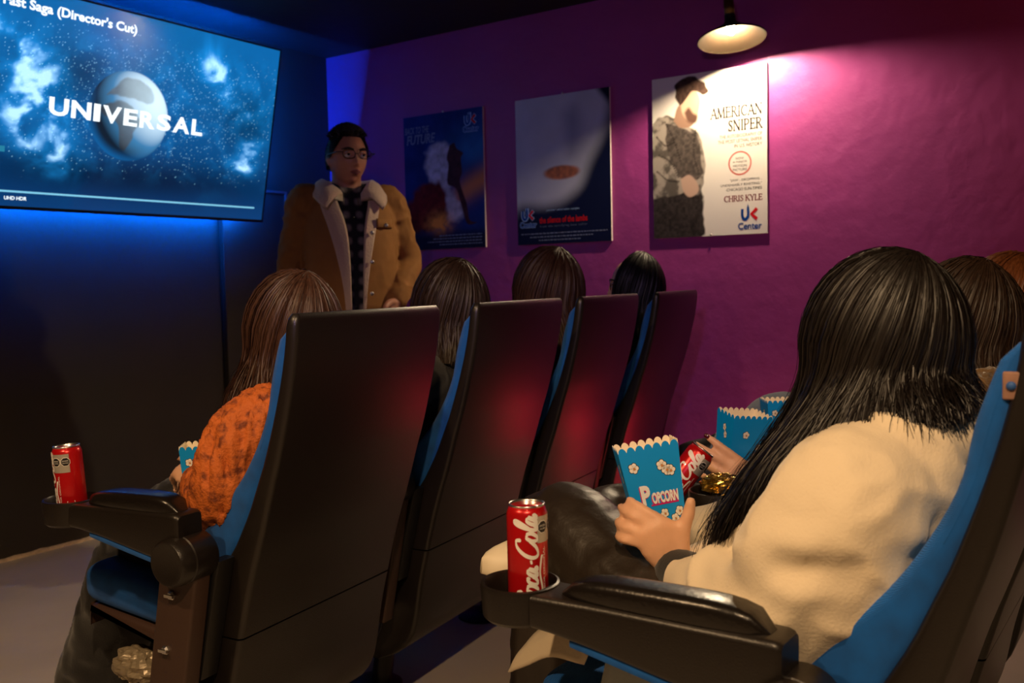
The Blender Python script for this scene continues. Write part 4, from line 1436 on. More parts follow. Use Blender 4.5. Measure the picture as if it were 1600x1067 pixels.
def seated(row, k, label, hc, J=None, voxel=0.0075, hands=None, face=(0, 1, 0), hs=0.93, head_up=(0, 0, 1), bulk=1.0, foot={}):
    """body of a slouching seated adult; returns (empty, joints)"""
    X = 0.225
    j = dict(pel=(X, 0.40, 0.545), wai=(X, 0.315, 0.65), che=(X, 0.25, 0.77), nek=(X, 0.225, 0.865),
             sl=(X - 0.155, 0.235, 0.835), el=(X - 0.20, 0.33, 0.685), wl=(X - 0.07, 0.50, 0.70),
             sr=(X + 0.155, 0.235, 0.835), er=(X + 0.20, 0.33, 0.685), wr=(X + 0.07, 0.50, 0.70),
             hl=(X - 0.085, 0.42, 0.55), kl=(X - 0.10, 0.80, 0.575), al=(X - 0.10, 0.86, 0.10),
             hr=(X + 0.085, 0.42, 0.55), kr=(X + 0.10, 0.80, 0.575), ar=(X + 0.10, 0.86, 0.10))
    if J:
        j.update(J)
    j = {a: np.array(b, float) for a, b in j.items()}
    p = person(row, k, label)
    pcs = []
    pcs += head_vf(hc, face, head_up, hs)
    hc = np.array(hc)
    pcs.append(tube([j['che'] + (0, 0, 0.03), j['nek'], hc - np.array([0, 0.012, 0.06])], [0.06, 0.048, 0.045], n=14))
    pcs.append(tube([j['pel'], j['wai'], j['che'], j['nek'] - (0, 0, 0.03)], np.array([0.135, 0.115, 0.125, 0.10]) * bulk, np.array([0.09, 0.08, 0.085, 0.065]) * bulk, side=(1, 0, 0), n=20))
    for a in 'lr':
        sgn = -1 if a == 'l' else 1
        pcs.append(tube([j['s' + a] - np.array([sgn * 0.05, 0, 0]), j['s' + a], (j['s' + a] + j['e' + a]) / 2, j['e' + a], (j['e' + a] * 0.45 + j['w' + a] * 0.55), j['w' + a]],
                        [0.05, 0.044, 0.038, 0.033, 0.031, 0.024], n=12))
        pcs.append(tube([j['h' + a], (j['h' + a] + j['k' + a]) / 2, j['k' + a], j['k' + a] * 0.65 + j['a' + a] * 0.35 + (0, -0.012, 0), j['a' + a]], [0.075, 0.066, 0.05, 0.048, 0.032], n=12))
        d = np.array(foot.get(a, (0.0, 1, -0.15)))
        sink = 0.0 if a in foot else 0.05
        pcs.append(tube([j['a' + a], j['a' + a] + d * (0.015 if a in foot else 0.06) - (0, 0, sink), j['a' + a] + d * (0.03 if a in foot else 0.15) - (0, 0, sink)], [0.034, 0.03, 0.02], n=10))
    tips = []
    hands = list(hands or [])
    have = [tuple(np.round(h['w'], 3)) for h in hands]
    for a in 'lr':
        if tuple(np.round(j['w' + a], 3)) not in have:
            sg = 1.0 if a == 'l' else -1.0
            hands.append(dict(w=j['w' + a], d=(sg * 0.35, 0.9, -0.25), s=(sg * 0.8, -0.2, 0.4), s_back=(-sg * 0.3, 0.2, 1), curl=((25, 35, 25),) * 4, k=0.92))
    for hnd in hands:
        hp, tp = hand_vf(**hnd)
        pcs += hp
        tips += tp
    me = fuse(pcs, voxel, 2, 'body')
    child_mesh('body', me, M_skin, p)
    face_parts(p, hc, face, hs, M_skin, SH, head_up)
    return p, j, tips


def top_of(p, j, m, sleeve=(0.064, 0.056, 0.050, 0.042), body=(0.165, 0.145, 0.155, 0.10), deep=(0.115, 0.10, 0.108, 0.075), voxel=0.010, amp=0.004, seed=1, name='jacket', extra=(), freq=(26, 26, 12), to=0.96):
    pcs = [tube([j['pel'], j['wai'], j['che'], j['nek'] - np.array([0, 0, 0.025])], body, deep, side=(1, 0, 0), n=22)]
    for a in 'lr':
        sgn = -1 if a == 'l' else 1
        w = j['e' + a] * (1 - to) + j['w' + a] * to
        pcs.append(tube([j['s' + a] - np.array([sgn * 0.07, 0, -0.005]), j['s' + a], (j['s' + a] + j['e' + a]) / 2, j['e' + a], (j['e' + a] + w) / 2, w],
                        [sleeve[0], sleeve[0], sleeve[1], sleeve[1] * 0.98, sleeve[2], sleeve[3]], n=16))
    pcs += list(extra)
    me = fuse(pcs, voxel, 4, name)
    wrinkle(me, amp, freq, seed)
    return child_mesh(name, me, m, p)


def legs_of(p, j, m, r=(0.095, 0.086, 0.068, 0.060, 0.050), voxel=0.011, amp=0.003, seed=2, name='trousers', wide=None, extra=()):
    pcs = [tube([j['pel'] + (0, -0.03, 0.01), j['pel'] + (0, 0.05, 0)], 0.15, 0.095, side=(1, 0, 0), n=18)]
    for a in 'lr':
        an = j['k' + a] * 0.06 + j['a' + a] * 0.94
        pcs.append(tube([j['h' + a], (j['h' + a] + j['k' + a]) / 2, j['k' + a], j['k' + a] * 0.55 + an * 0.45, an], r, n=16))
    pcs += list(extra)
    me = fuse(pcs, voxel, 3, name)
    wrinkle(me, amp, (22, 22, 22), seed)
    return child_mesh(name, me, m, p)


def shoes_of(p, j, m, dirs=None, L=0.24):
    for a in 'lr':
        d = (0, 1, 0)
        hl = j['a' + a] * (1, 1, 0)
        o = part('shoe', shoe_vf(hl, d, L, 0.042, 0.085), m, p, shift=SH)


# ---- front row
hc1 = np.array([0.225, 0.205, 0.985])
W1, j1, t1 = seated(1, 0, 'person with long brown hair in an orange lace blouse, front row aisle seat', hc1,
                    dict(pel=(0.225, 0.35, 0.545), wai=(0.225, 0.27, 0.65), che=(0.225, 0.215, 0.77), nek=(0.225, 0.205, 0.865), sl=(0.085, 0.175, 0.825), el=(0.04, 0.225, 0.69), wl=(0.115, 0.365, 0.69),
                         sr=(0.365, 0.19, 0.825), er=(0.41, 0.30, 0.68), wr=(0.30, 0.47, 0.70), hl=(0.15, 0.36, 0.55), hr=(0.30, 0.36, 0.55), kl=(0.17, 0.60, 0.53), al=(0.18, 0.82, 0.14), kr=(0.32, 0.68, 0.54), ar=(0.33, 0.80, 0.1)),
                    hands=[dict(w=(0.115, 0.365, 0.69), d=(0.30, 0.75, 0.25), s=(0.9, -0.2, 0.5), s_back=(-1, 0, 0.2), curl=((30, 40, 30),) * 4, k=0.9)], hs=0.88)
yoke = [tube([(0.09, 0.17, 0.83), (0.055, 0.195, 0.80), (0.035, 0.215, 0.73), (0.04, 0.245, 0.675)], [0.05, 0.056, 0.055, 0.046], n=16)]
top_of(W1, j1, M_orange, (0.058, 0.060, 0.052, 0.034), (0.15, 0.135, 0.145, 0.09), (0.10, 0.09, 0.095, 0.07), voxel=0.006, amp=0.010, seed=4, name='blouse', extra=yoke, freq=(60, 60, 13))
legs_of(W1, j1, M_blackcloth, (0.09, 0.088, 0.085, 0.088, 0.085), amp=0.006, name='trousers')
for a in 'lr':
    part('shoe', shoe_vf(j1['a' + a] * (1, 1, 0) - (0, 0.02, 0), (0, 1, 0), 0.25, 0.045, 0.09), M_shoe_k, W1, shift=SH)
add_hair(W1, M_hair_brown, c=hc1, fwd=(0, 1, 0), n=3200, width=0.0019, s=0.86, seed=11, gap=30, clump=120,
         ends=[(180, .225, .085, .80), (135, .13, .12, .80), (90, .12, .20, .82), (60, .115, .275, .845), (40, .15, .30, .83), (-40, .33, .30, .83), (-90, .36, .2, .80), (-135, .33, .12, .80)])

hc2 = np.array([0.225, 0.217, 1.014])
W2, j2, _ = seated(1, 1, 'person with a rounded dark bob seen from behind in the second front row chair', hc2)
top_of(W2, j2, M_darkcloth, name='sweater')
legs_of(W2, j2, M_jeans_d)
shoes_of(W2, j2, M_shoe_k)
add_hair(W2, M_hair_dark, c=hc2, fwd=(0, 1, 0), n=3000, width=0.0020, s=0.88, seed=12, gap=28, clump=110,
         ends=[(180, .225, .10, .87), (135, .15, .13, .87), (90, .125, .22, .87), (45, .15, .29, .87), (-45, .30, .29, .87), (-90, .325, .22, .87), (-135, .30, .13, .87)])

hc3 = np.array([0.225, 0.216, 1.042])
W3, j3, _ = seated(1, 2, 'person with straight brown hair leaning in the third front row chair', hc3, dict(nek=(0.225, .225, .885)))
top_of(W3, j3, M_darkcloth, name='sweater', seed=5)
legs_of(W3, j3, M_jeans_d)
shoes_of(W3, j3, M_shoe_k)
add_hair(W3, M_hair_brown, c=hc3, fwd=(0.15, 1, 0), n=3000, width=0.0020, seed=13, gap=28, clump=110, s=0.98,
         ends=[(180, .245, .075, .86), (135, .15, .12, .86), (90, .12, .22, .86), (45, .13, .30, .86), (-45, .32, .29, .86), (-90, .35, .2, .86), (-135, .345, .10, .86)])

hc4 = np.array([0.225, 0.175, 1.045])
W4, j4, _ = seated(1, 3, 'person with sleek black hair and glasses in profile beside the purple wall', hc4, dict(nek=(0.225, .215, .885)), face=(-0.38, 0.92, 0), voxel=0.006)
top_of(W4, j4, M_darkcloth, name='sweater', seed=6)
legs_of(W4, j4, M_jeans_d)
shoes_of(W4, j4, M_shoe_k)
add_hair(W4, M_hair_black, c=hc4, fwd=(-0.38, 0.92, 0), n=2600, width=0.0020, seed=14, gap=42, clump=150, s=0.93,
         ends=[(180, .25, .08, .87), (135, .17, .085, .87), (90, .13, .15, .87), (60, .135, .21, .88), (-60, .31, .25, .89), (-90, .325, .21, .87), (-135, .31, .12, .87)])


def spectacles(p, hc, fwd, s, shift=SH, tint=None):
    r, f, u = frame_of(fwd)
    hc = np.asarray(hc) + f * 0.093 * s + u * 0.006 * s
    pcs = []
    for sg in (-1, 1):
        c = hc + r * sg * 0.032 * s
        a = np.linspace(0, 2 * math.pi, 25)
        ring = [c + r * 0.025 * s * math.copysign(abs(math.cos(t)) ** 0.7, math.cos(t)) + u * 0.016 * s * math.copysign(abs(math.sin(t)) ** 0.8, math.sin(t)) for t in a]
        pcs.append(tube(ring, 0.0016 * s, n=6, dens=2))
        pcs.append(tube([c + r * sg * 0.025 * s + u * 0.006 * s, c + r * sg * 0.044 * s + u * 0.006 * s - f * 0.008 * s, c + r * sg * 0.047 * s - f * 0.05 * s + u * 0.004 * s, c + r * sg * 0.048 * s - f * 0.10 * s], 0.0018 * s, n=6))
    pcs.append(tube([hc - r * 0.008 * s, hc + u * 0.003 * s, hc + r * 0.008 * s], 0.0015 * s, n=6))
    return part('spectacles', join(*pcs), M_glasses, p, shift=shift)


spectacles(W4, hc4, (-0.38, 0.92, 0), 0.93)

# ---- rear row, near seat: cream jacket
hcA = np.array([0.225, 0.190, 0.985])
Rr, Uu = np.array([0.60, -0.80, 0.0]), np.array([0, 0, 1.0])
wristA = np.array([0.170, 0.462, 0.652])
dA = -0.42 * Rr + 0.9 * Uu
sA = 0.9 * Rr + 0.42 * Uu
nA = np.array([-0.8, -0.6, 0.2])
tA = wristA + dA * 0.025 + sA * 0.022
thA = [tA, tA + (sA * 0.42 + dA * 0.66) * 0.034, tA + (sA * 0.42 + dA * 0.66) * 0.034 + (sA * 0.60 + dA * 0.62) * 0.03, tA + (sA * 0.42 + dA * 0.66) * 0.034 + (sA * 0.60 + dA * 0.62) * 0.03 + (sA * 0.45 + dA * 0.62) * 0.024]
A, jA, tipsA = seated(2, 0, 'person with long black hair in a cream jacket holding popcorn, nearest the camera', hcA,
                      dict(sl=(0.075, 0.190, 0.81), el=(0.035, 0.275, 0.672), wl=wristA, sr=(0.375, 0.22, 0.82), er=(0.42, 0.36, 0.67), wr=(0.30, 0.53, 0.665), nek=(0.225, 0.205, 0.865),
                           che=(0.225, 0.235, 0.76), hl=(0.16, 0.43, 0.56), kl=(0.27, 0.735, 0.655), al=(0.27, 0.80, 0.10), hr=(0.30, 0.43, 0.56), kr=(0.47, 0.72, 0.62), ar=(0.285, 0.755, 0.625)),
                      voxel=0.0047, foot={'r': (-0.85, 0.45, 0.0)},
                      hands=[dict(w=wristA, d=dA, s=sA, s_back=nA, splay=(-36, -44, -52, -60), curl=((12, 22, 18), (20, 36, 26), (24, 42, 30), (28, 44, 32)), thumb=thA, k=0.84),
                             dict(w=(0.30, 0.53, 0.665), d=(-0.3, 0.9, -0.1), s=(-0.9, -0.2, 0.2), s_back=(0, 0, 1), curl=((30, 40, 30),) * 4)])
hood = [tube([(0.13, 0.25, 0.845), (0.105, 0.185, 0.862), (0.15, 0.120, 0.868), (0.225, 0.10, 0.872), (0.30, 0.120, 0.868), (0.35, 0.19, 0.865), (0.33, 0.265, 0.855)], [0.010, 0.028, 0.036, 0.038, 0.036, 0.028, 0.010], n=12),
        tube([(0.10, 0.18, 0.815), (0.06, 0.20, 0.785), (0.03, 0.25, 0.715)], [0.078, 0.080, 0.064], n=16),
        tube([(0.15, 0.150, 0.84), (0.135, 0.165, 0.77), (0.125, 0.215, 0.69)], [0.07, 0.075, 0.075], n=16),
        tube([(0.10, 0.175, 0.81), (0.080, 0.190, 0.75), (0.072, 0.238, 0.68), (0.078, 0.295, 0.61), (0.10, 0.36, 0.56)], [0.078, 0.085, 0.086, 0.08, 0.072], n=16)]
top_of(A, jA, M_cream, (0.074, 0.070, 0.060, 0.044), (0.19, 0.17, 0.165, 0.10), (0.125, 0.118, 0.112, 0.08), voxel=0.006, amp=0.013, seed=21, name='jacket', extra=hood, freq=(9, 9, 15), to=0.72)
cf = [jA['el'] * (1 - t) + jA['wl'] * t for t in (0.66, 0.80, 0.955)]
part('cuff', tube(cf, [0.036, 0.0355, 0.034], n=20), M_blackcloth, A, shift=SH)
part('zip', tube([(0.16, 0.385, 0.70), (0.175, 0.395, 0.66), (0.185, 0.42, 0.62)], 0.003, n=6), mat('zip_brass', srgb(170, 140, 80), 0.3, metal=0.9), A, shift=SH)
legs_of(A, jA, M_leather, (0.088, 0.086, 0.072, 0.060, 0.046), voxel=0.0065, amp=0.0025, seed=8, name='leggings')
part('shoe', shoe_vf((0.27, 0.79, 0.0), (0, 1, 0), 0.25, 0.045, 0.09), M_shoe_w, A, shift=SH)
part('shoe', shoe_vf((0.29, 0.755, 0.580), (-0.75, 0.42, 0.04), 0.185, 0.042, 0.085, up=(-0.2, -0.1, 0.95)), M_shoe_w, A, shift=SH)


def drape(name, rows, m, parent, amp=0.004, seed=0, thick=0.004):
    """cloth sheet through a grid of points, with folds and thickness"""
    g = np.array([catmull(r, 6) for r in rows])
    g = np.array([catmull(g[:, i], 6) for i in range(g.shape[1])]).transpose(1, 0, 2)
    a, b = g.shape[:2]
    v = g.reshape(-1, 3)
    du = np.gradient(g, axis=0).reshape(-1, 3)
    dv = np.gradient(g, axis=1).reshape(-1, 3)
    nn = unit_rows(np.cross(du, dv))
    v = v + nn * (amp * np.sin(28 * v[:, 1] + 9 * fbm(v * 14, 2, seed)))[:, None]
    i = np.arange(a * b).reshape(a, b)
    q = [tuple(x) for x in np.c_[i[:-1, :-1].ravel(), i[:-1, 1:].ravel(), i[1:, 1:].ravel(), i[1:, :-1].ravel()]]
    me = mesh_data(name, v - SH, q, (m,))
    o = obj(name, me, parent)
    md = o.modifiers.new('solid', 'SOLIDIFY')
    md.thickness = thick
    return o


# coat tails spread on the seat below the armrest
drape('coat_tail', [[(0.06, 0.28, 0.60), (0.055, 0.38, 0.605), (0.06, 0.48, 0.60)], [(0.02, 0.28, 0.575), (0.015, 0.38, 0.58), (0.025, 0.485, 0.575)],
                    [(-0.005, 0.28, 0.52), (-0.01, 0.38, 0.52), (-0.002, 0.49, 0.515)], [(-0.012, 0.28, 0.44), (-0.018, 0.38, 0.44), (-0.01, 0.495, 0.44)]], M_lining, A, 0.004, 3)
drape('coat_tail', [[(0.13, 0.49, 0.55), (0.12, 0.54, 0.575), (0.11, 0.60, 0.545)], [(0.07, 0.50, 0.585), (0.06, 0.55, 0.605), (0.055, 0.615, 0.57)],
                    [(0.035, 0.51, 0.585), (0.028, 0.565, 0.595), (0.025, 0.63, 0.55)], [(0.015, 0.52, 0.555), (0.008, 0.58, 0.555), (0.008, 0.64, 0.518)]], M_cream, A, 0.004, 5)
add_hair(A, M_hair_black, c=hcA, fwd=(0, 1, 0), n=10800, seg=22, width=0.0015, seed=31, gap=18, clump=200, jit=0.012, s=0.83, frizz=0.002, lift=0.005, cutlo=0.84,
         R0=(0.085, 0.107, 0.122), thick=0.020,
         ends=[(180, .225, .085, .90), (150, .15, .085, .90), (120, .115, .125, .88), (95, .10, .20, .845), (75, .095, .275, .80), (58, .09, .335, .735), (42, .095, .375, .69), (28, .14, .37, .71),
               (-28, .31, .36, .74), (-60, .36, .29, .80), (-95, .375, .21, .845), (-120, .35, .14, .862), (-150, .30, .09, .87)])

# ---- rear row, second seat: fur collar, dark red nails
hcB = np.array([0.225, 0.215, 0.972])
wB = np.array([0.215, 0.585, 0.632])
dB = -0.86 * Rr + 0.5 * Uu
sB = 0.5 * Rr + 0.86 * Uu
tB = wB + dB * 0.03 + sB * 0.02
B, jB, tipsB = seated(2, 1, 'person with dark hair and a fur collar partly hidden behind the cream jacket', hcB,
                      dict(wl=wB, el=(0.10, 0.40, 0.62), kl=(0.13, 0.80, 0.56), kr=(0.34, 0.80, 0.56)), voxel=0.0052,
                      hands=[dict(w=wB, d=dB, s=sB, s_back=nA, splay=(8, 2, -5, -13), curl=((6, 10, 8), (8, 12, 10), (10, 16, 12), (16, 24, 18)),
                                  thumb=[tB, tB + sB * 0.03 + dB * 0.01, tB + sB * 0.035 + dB * 0.01 - nA * 0.03, tB + sB * 0.035 + dB * 0.02 - nA * 0.055], k=0.95)])
top_of(B, jB, M_olive, name='coat', seed=9, amp=0.004, to=0.9)
me = fuse([tube([(0.11, 0.27, 0.845), (0.09, 0.18, 0.86), (0.15, 0.115, 0.87), (0.225, 0.10, 0.875), (0.30, 0.115, 0.87), (0.36, 0.18, 0.86), (0.34, 0.27, 0.845)], 0.038, n=14)], 0.006, 1, 'fur_collar')
wrinkle(me, 0.014, (90, 90, 90), 3)
child_mesh('fur_collar', me, M_fur, B)
legs_of(B, jB, M_jeans_d)
shoes_of(B, jB, M_shoe_k)
for (tp, dr, fn) in tipsB:
    r3 = np.cross(dr, fn)
    Rm = np.c_[dr, r3, fn]
    part('fingernail', ellipsoid(tp + dr * 0.001 + fn * 0.0058, (0.0065, 0.0050, 0.0016), 12, 8, Rm), M_nail, B, shift=SH)
add_hair(B, M_hair_dark, c=hcB, fwd=(0, 1, 0), n=3000, width=0.0020, s=0.9, seed=32, gap=28, clump=130,
         ends=[(180, .225, .09, .84), (135, .12, .12, .84), (90, .085, .21, .82), (50, .10, .31, .78), (-50, .35, .31, .78), (-90, .365, .21, .82), (-135, .33, .12, .84)])

# ---- rear row, third seat: auburn hair, pale jeans, crossed leg
hcC = np.array([0.225, 0.235, 0.99])
C, jC, _ = seated(2, 2, 'person with auburn hair and pale jeans sitting with one leg crossed, farthest rear seat', hcC,
                  dict(kl=(0.13, 0.80, 0.58), kr=(0.13, 0.735, 0.70), ar=(0.06, 0.885, 0.60), wl=(0.15, 0.66, 0.66), el=(0.06, 0.42, 0.65)), foot={'r': (-0.35, 0.85, 0.1)},
                  hands=[dict(w=(0.15, 0.66, 0.66), d=(-0.2, 0.9, 0.3), s=(0.2, -0.2, 1), s_back=(-1, -0.3, 0), curl=((25, 40, 30),) * 4, k=0.95)])
top_of(C, jC, mat('grey_knit', srgb(120, 118, 118), 0.9, bump=0.001, bscale=200), name='sweater', seed=10)
legs_of(C, jC, M_jeans, (0.095, 0.088, 0.072, 0.060, 0.052), amp=0.003)
part('boot', shoe_vf((0.07, 0.875, 0.575), (-0.25, 0.6, 0.1), 0.17, 0.046, 0.095), M_shoe_k, C, shift=SH)
part('boot', shoe_vf((0.125, 0.85, 0.0), (0, 1, 0), 0.24, 0.046, 0.10), M_shoe_k, C, shift=SH)
add_hair(C, M_hair_auburn, c=hcC, fwd=(0, 1, 0), n=3000, width=0.0020, s=0.9, seed=33, gap=28, clump=120,
         ends=[(180, .225, .09, .82), (135, .12, .12, .82), (90, .10, .21, .80), (50, .12, .31, .78), (-50, .33, .31, .78), (-90, .35, .21, .80), (-135, .33, .12, .82)])
# ---- standing man
MAN = np.array([2.675, 2.565, -0.0])
fm = unit(np.array([-0.57, -0.82, 0]))
Z0 = np.zeros(3)
man = empty('person', MAN, math.atan2(-fm[0], fm[1]))
tag(man, 'person standing beside the screen in a tan jacket with fleece collar and glasses', 'person')
hm = np.array([0.0, 0.025, 1.565])
fh = unit(np.array([-0.20, 0.98, -0.03]))
jm = {k: np.array(v, float) for k, v in dict(sl=(-0.165, -0.01, 1.395), el=(-0.245, -0.045, 1.165), wl=(-0.155, 0.105, 1.005), sr=(0.165, -0.01, 1.395), er=(0.215, -0.04, 1.15), wr=(0.205, 0.05, 0.93)).items()}
pcs = head_vf(hm, fh, (0, 0, 1), 0.97)
pcs.append(tube([(0, -0.02, 1.36), (0, -0.012, 1.44), (0, 0.0, 1.53)], [0.075, 0.06, 0.056], n=16))
pcs.append(tube([(0, 0, 0.90), (0, 0.0, 1.05), (0, 0.0, 1.25), (0, -0.015, 1.38)], [0.15, 0.15, 0.165, 0.14], [0.10, 0.10, 0.105, 0.075], side=(1, 0, 0), n=20))
for a in 'lr':
    sg = -1 if a == 'l' else 1
    pcs.append(tube([jm['s' + a] - (sg * 0.06, 0, 0), jm['s' + a], (jm['s' + a] + jm['e' + a]) / 2, jm['e' + a], jm['e' + a] * .5 + jm['w' + a] * .5, jm['w' + a]], [0.055, 0.05, 0.044, 0.037, 0.034, 0.027], n=12))
    pcs.append(tube([(sg * 0.085, 0, 0.90), (sg * 0.095, 0.01, 0.68), (sg * 0.10, 0.0, 0.48), (sg * 0.105, -0.015, 0.30), (sg * 0.11, -0.02, 0.09)], [0.085, 0.07, 0.054, 0.052, 0.036], n=12))
    pcs.append(tube([(sg * 0.11, -0.02, 0.07), (sg * 0.115, 0.06, 0.04), (sg * 0.12, 0.13, 0.03)], [0.035, 0.03, 0.02], n=10))
hp, _ = hand_vf(jm['wl'], (0.45, 0.45, -0.75), (0.4, 0.7, 0.6), (-0.5, 0.8, 0.2), curl=((15, 25, 20),) * 4)
pcs += hp
hp, _ = hand_vf(jm['wr'], (-0.1, 0.25, -1), (-0.5, 0.8, 0.1), (0.9, 0.3, 0), curl=((15, 25, 20),) * 4)
pcs += hp
me = fuse(pcs, 0.0045, 1, 'body')
child_mesh('body', me, M_skin_m, man, Z0)
# trousers and shoes
pcs = [tube([(0, 0, 0.97), (0, 0, 0.88)], 0.165, 0.115, side=(1, 0, 0), n=18)]
for sg in (-1, 1):
    pcs.append(tube([(sg * 0.085, 0, 0.90), (sg * 0.095, 0.01, 0.68), (sg * 0.10, 0.005, 0.48), (sg * 0.105, -0.01, 0.30), (sg * 0.11, -0.015, 0.07)], [0.098, 0.088, 0.075, 0.07, 0.062], n=14))
me = fuse(pcs, 0.009, 3, 'trousers')
wrinkle(me, 0.004, (14, 14, 20), 3)
child_mesh('trousers', me, M_jeans_d, man, Z0)
for sg in (-1, 1):
    part('shoe', shoe_vf((sg * 0.11, -0.03, 0), (sg * 0.12, 1, 0), 0.28, 0.05, 0.09), M_shoe_k, man)
# shirt
me = fuse([tube([(0, 0, 0.93), (0, 0.0, 1.05), (0, 0.0, 1.25), (0, -0.012, 1.40)], [0.155, 0.158, 0.165, 0.11], [0.110, 0.112, 0.120, 0.078], side=(1, 0, 0), n=24)], 0.007, 2, 'shirt')
wrinkle(me, 0.003, (20, 20, 8), 6)
sh = child_mesh('shirt', me, M_plaid, man, Z0)
rings = []
for t in np.linspace(0, 1, 25):
    a = math.radians(20 + 320 * t)
    k = abs(2 * t - 1) ** 6
    cx, cy = math.sin(a), math.cos(a)
    zt = 1.472 - 0.03 * k
    rings.append(np.array([(0.070 * cx, 0.066 * cy + 0.002, zt), (0.076 * cx, 0.073 * cy + 0.002, zt), (0.088 * cx, 0.092 * cy + 0.006 * k, 1.425 - 0.055 * k), (0.078 * cx, 0.08 * cy, 1.42 - 0.05 * k)]))
part('shirt_collar', loft(rings), M_plaid, sh)
for z in (1.33, 1.24, 1.15, 1.06, 0.99):
    part('shirt_button', ellipsoid((0.004, 0.1235 if z > 1.1 else 0.119, z), (0.005, 0.003, 0.005), 10, 6), M_black, sh)
# jacket: open shell, sleeves, fused
tab = np.array([(0.965, 0.165, 0.120, 0.15), (0.985, 0.178, 0.130, 0.155), (1.05, 0.182, 0.138, 0.16), (1.15, 0.188, 0.145, 0.165), (1.25, 0.192, 0.147, 0.19), (1.32, 0.188, 0.138, 0.25), (1.375, 0.174, 0.120, 0.36), (1.42, 0.142, 0.102, 0.5), (1.445, 0.110, 0.086, 0.6)])
tb = catmull(tab, 4)
rings = []
for z, aa, bb, op in tb:
    th = np.linspace(op, 2 * math.pi - op, 60)
    outer = np.c_[np.sin(th) * aa, np.cos(th) * bb, np.full(60, z)]
    inner = np.c_[np.sin(th[::-1]) * (aa - 0.017), np.cos(th[::-1]) * (bb - 0.017), np.full(60, z)]
    rings.append(np.vstack([outer, inner]))
pcs = [loft(rings)]
for a in 'lr':
    sg = -1 if a == 'l' else 1
    pcs.append(tube([jm['s' + a] - (sg * 0.045, 0, -0.004), jm['s' + a], (jm['s' + a] + jm['e' + a]) / 2, jm['e' + a], jm['e' + a] * .5 + jm['w' + a] * .5, jm['e' + a] * .12 + jm['w' + a] * .88], [0.062, 0.068, 0.064, 0.058, 0.054, 0.046], n=18))
me = fuse(pcs, 0.0062, 2, 'jacket')
wrinkle(me, 0.007, (15, 15, 22), 12, mask=lambda v: np.where(np.abs(v[:, 0]) > 0.17, 1.0, 0.3))
jk = child_mesh('jacket', me, M_tancoat, man, Z0)
# fleece facing along both front edges
for sg, wmax, wmin in ((1, 0.40, 0.10), (-1, 0.26, 0.02)):
    rings = []
    for z, aa, bb, op in tb:
        k = (z - 0.965) / (1.445 - 0.965)
        wdt = wmin + (wmax - wmin) * sstep(0.0, 1.0, k)
        th = np.linspace(op - 0.03, op + wdt, 8)
        o_ = np.c_[sg * np.sin(th) * (aa + 0.006), np.cos(th) * (bb + 0.006), np.full(8, z)]
        i_ = np.c_[sg * np.sin(th[::-1]) * (aa - 0.006), np.cos(th[::-1]) * (bb - 0.006), np.full(8, z)]
        rings.append(np.vstack([o_, i_]))
    part('fleece_facing', loft(rings), M_sherpa, jk)
# fleece collar folded over the shoulders with pointed tips
rings = []
for t in np.linspace(0, 1, 41):
    a = math.radians(26 + 308 * t)
    k = np.clip((abs(2 * t - 1) - 0.55) / 0.45, 0, 1)
    sx, cy = math.sin(a), math.cos(a)
    zi = 1.478 - 0.055 * k ** 2
    inn = np.array([0.078 * sx, 0.078 * cy - 0.006 + 0.022 * k, zi])
    mid = np.array([0.100 * sx, 0.098 * cy - 0.006 + 0.020 * k, zi + 0.010])
    ro = 0.138 + 0.055 * k ** 3
    out = np.array([ro * sx * (1 + 0.25 * k), (0.125 + 0.03 * k) * cy - 0.004, 1.436 - 0.065 * k ** 2])
    rings.append(np.array([inn, mid, (mid + out) / 2 + (0, 0, 0.012), out, out - (0, 0, 0.014), (mid + out) / 2 - (0, 0, 0.006), inn - (0, 0, 0.03)]))
part('fleece_collar', loft(rings), M_sherpa, jk)
for x, y, z in ((-0.052, 0.146, 1.04), (-0.055, 0.152, 1.16), (-0.058, 0.152, 1.27), (-0.12, 0.125, 1.30)):
    part('snap_button', lathe([(0.001, 0.004), (0.006, 0.004), (0.008, 0.001), (0.008, -0.003), (0.001, -0.003)], 14, 'y', (x, y + 0.003, z)), M_steel, jk)
rings = []
for x in np.linspace(-0.150, -0.080, 8):
    y = 0.150 * math.sqrt(max(0, 1 - (x / 0.192) ** 2))
    rings.append(np.array([(x, y + 0.001, 1.325), (x, y + 0.006, 1.325), (x, y + 0.007, 1.295), (x, y + 0.001, 1.288)]))
part('pocket_flap', loft(rings), M_tancoat, jk)
# short black hair: cap following the skull, cropped at the nape and temples
r_, f_, u_ = frame_of(fh)
rngm = np.random.default_rng(5)
n = 5200
az = rngm.uniform(-180, 180, n)
emin = np.where(np.abs(az) < 40, 42, np.where(np.abs(az) < 75, 42 - (np.abs(az) - 40) * 1.1, np.where(np.abs(az) < 105, 0, -20)))
el = np.degrees(np.arcsin(np.sin(np.radians(emin)) + rngm.random(n) * (1 - np.sin(np.radians(emin)))))
A_, E_ = np.radians(az), np.radians(el)
dv = np.outer(np.cos(A_) * np.cos(E_), f_) + np.outer(np.sin(A_) * np.cos(E_), -r_) + np.outer(np.sin(E_), u_)
base = hm + 0.97 * (np.outer(dv @ r_ * 0.075, r_) + np.outer(np.where(dv @ f_ > 0, 0.091, 0.098) * (dv @ f_), f_) + np.outer(dv @ u_ * 0.114, u_))
comb = unit_rows(dv * 0.9 - f_ * 0.35 * (el > 40)[:, None] - u_ * 0.8 * (el < 35)[:, None] + rngm.normal(0, 0.22, (n, 3)))
Lh = np.where(el > 40, 0.028, 0.013)
tip = base + comb * Lh[:, None]
midp = base + dv * (Lh * 0.45)[:, None] + comb * (Lh * 0.25)[:, None]
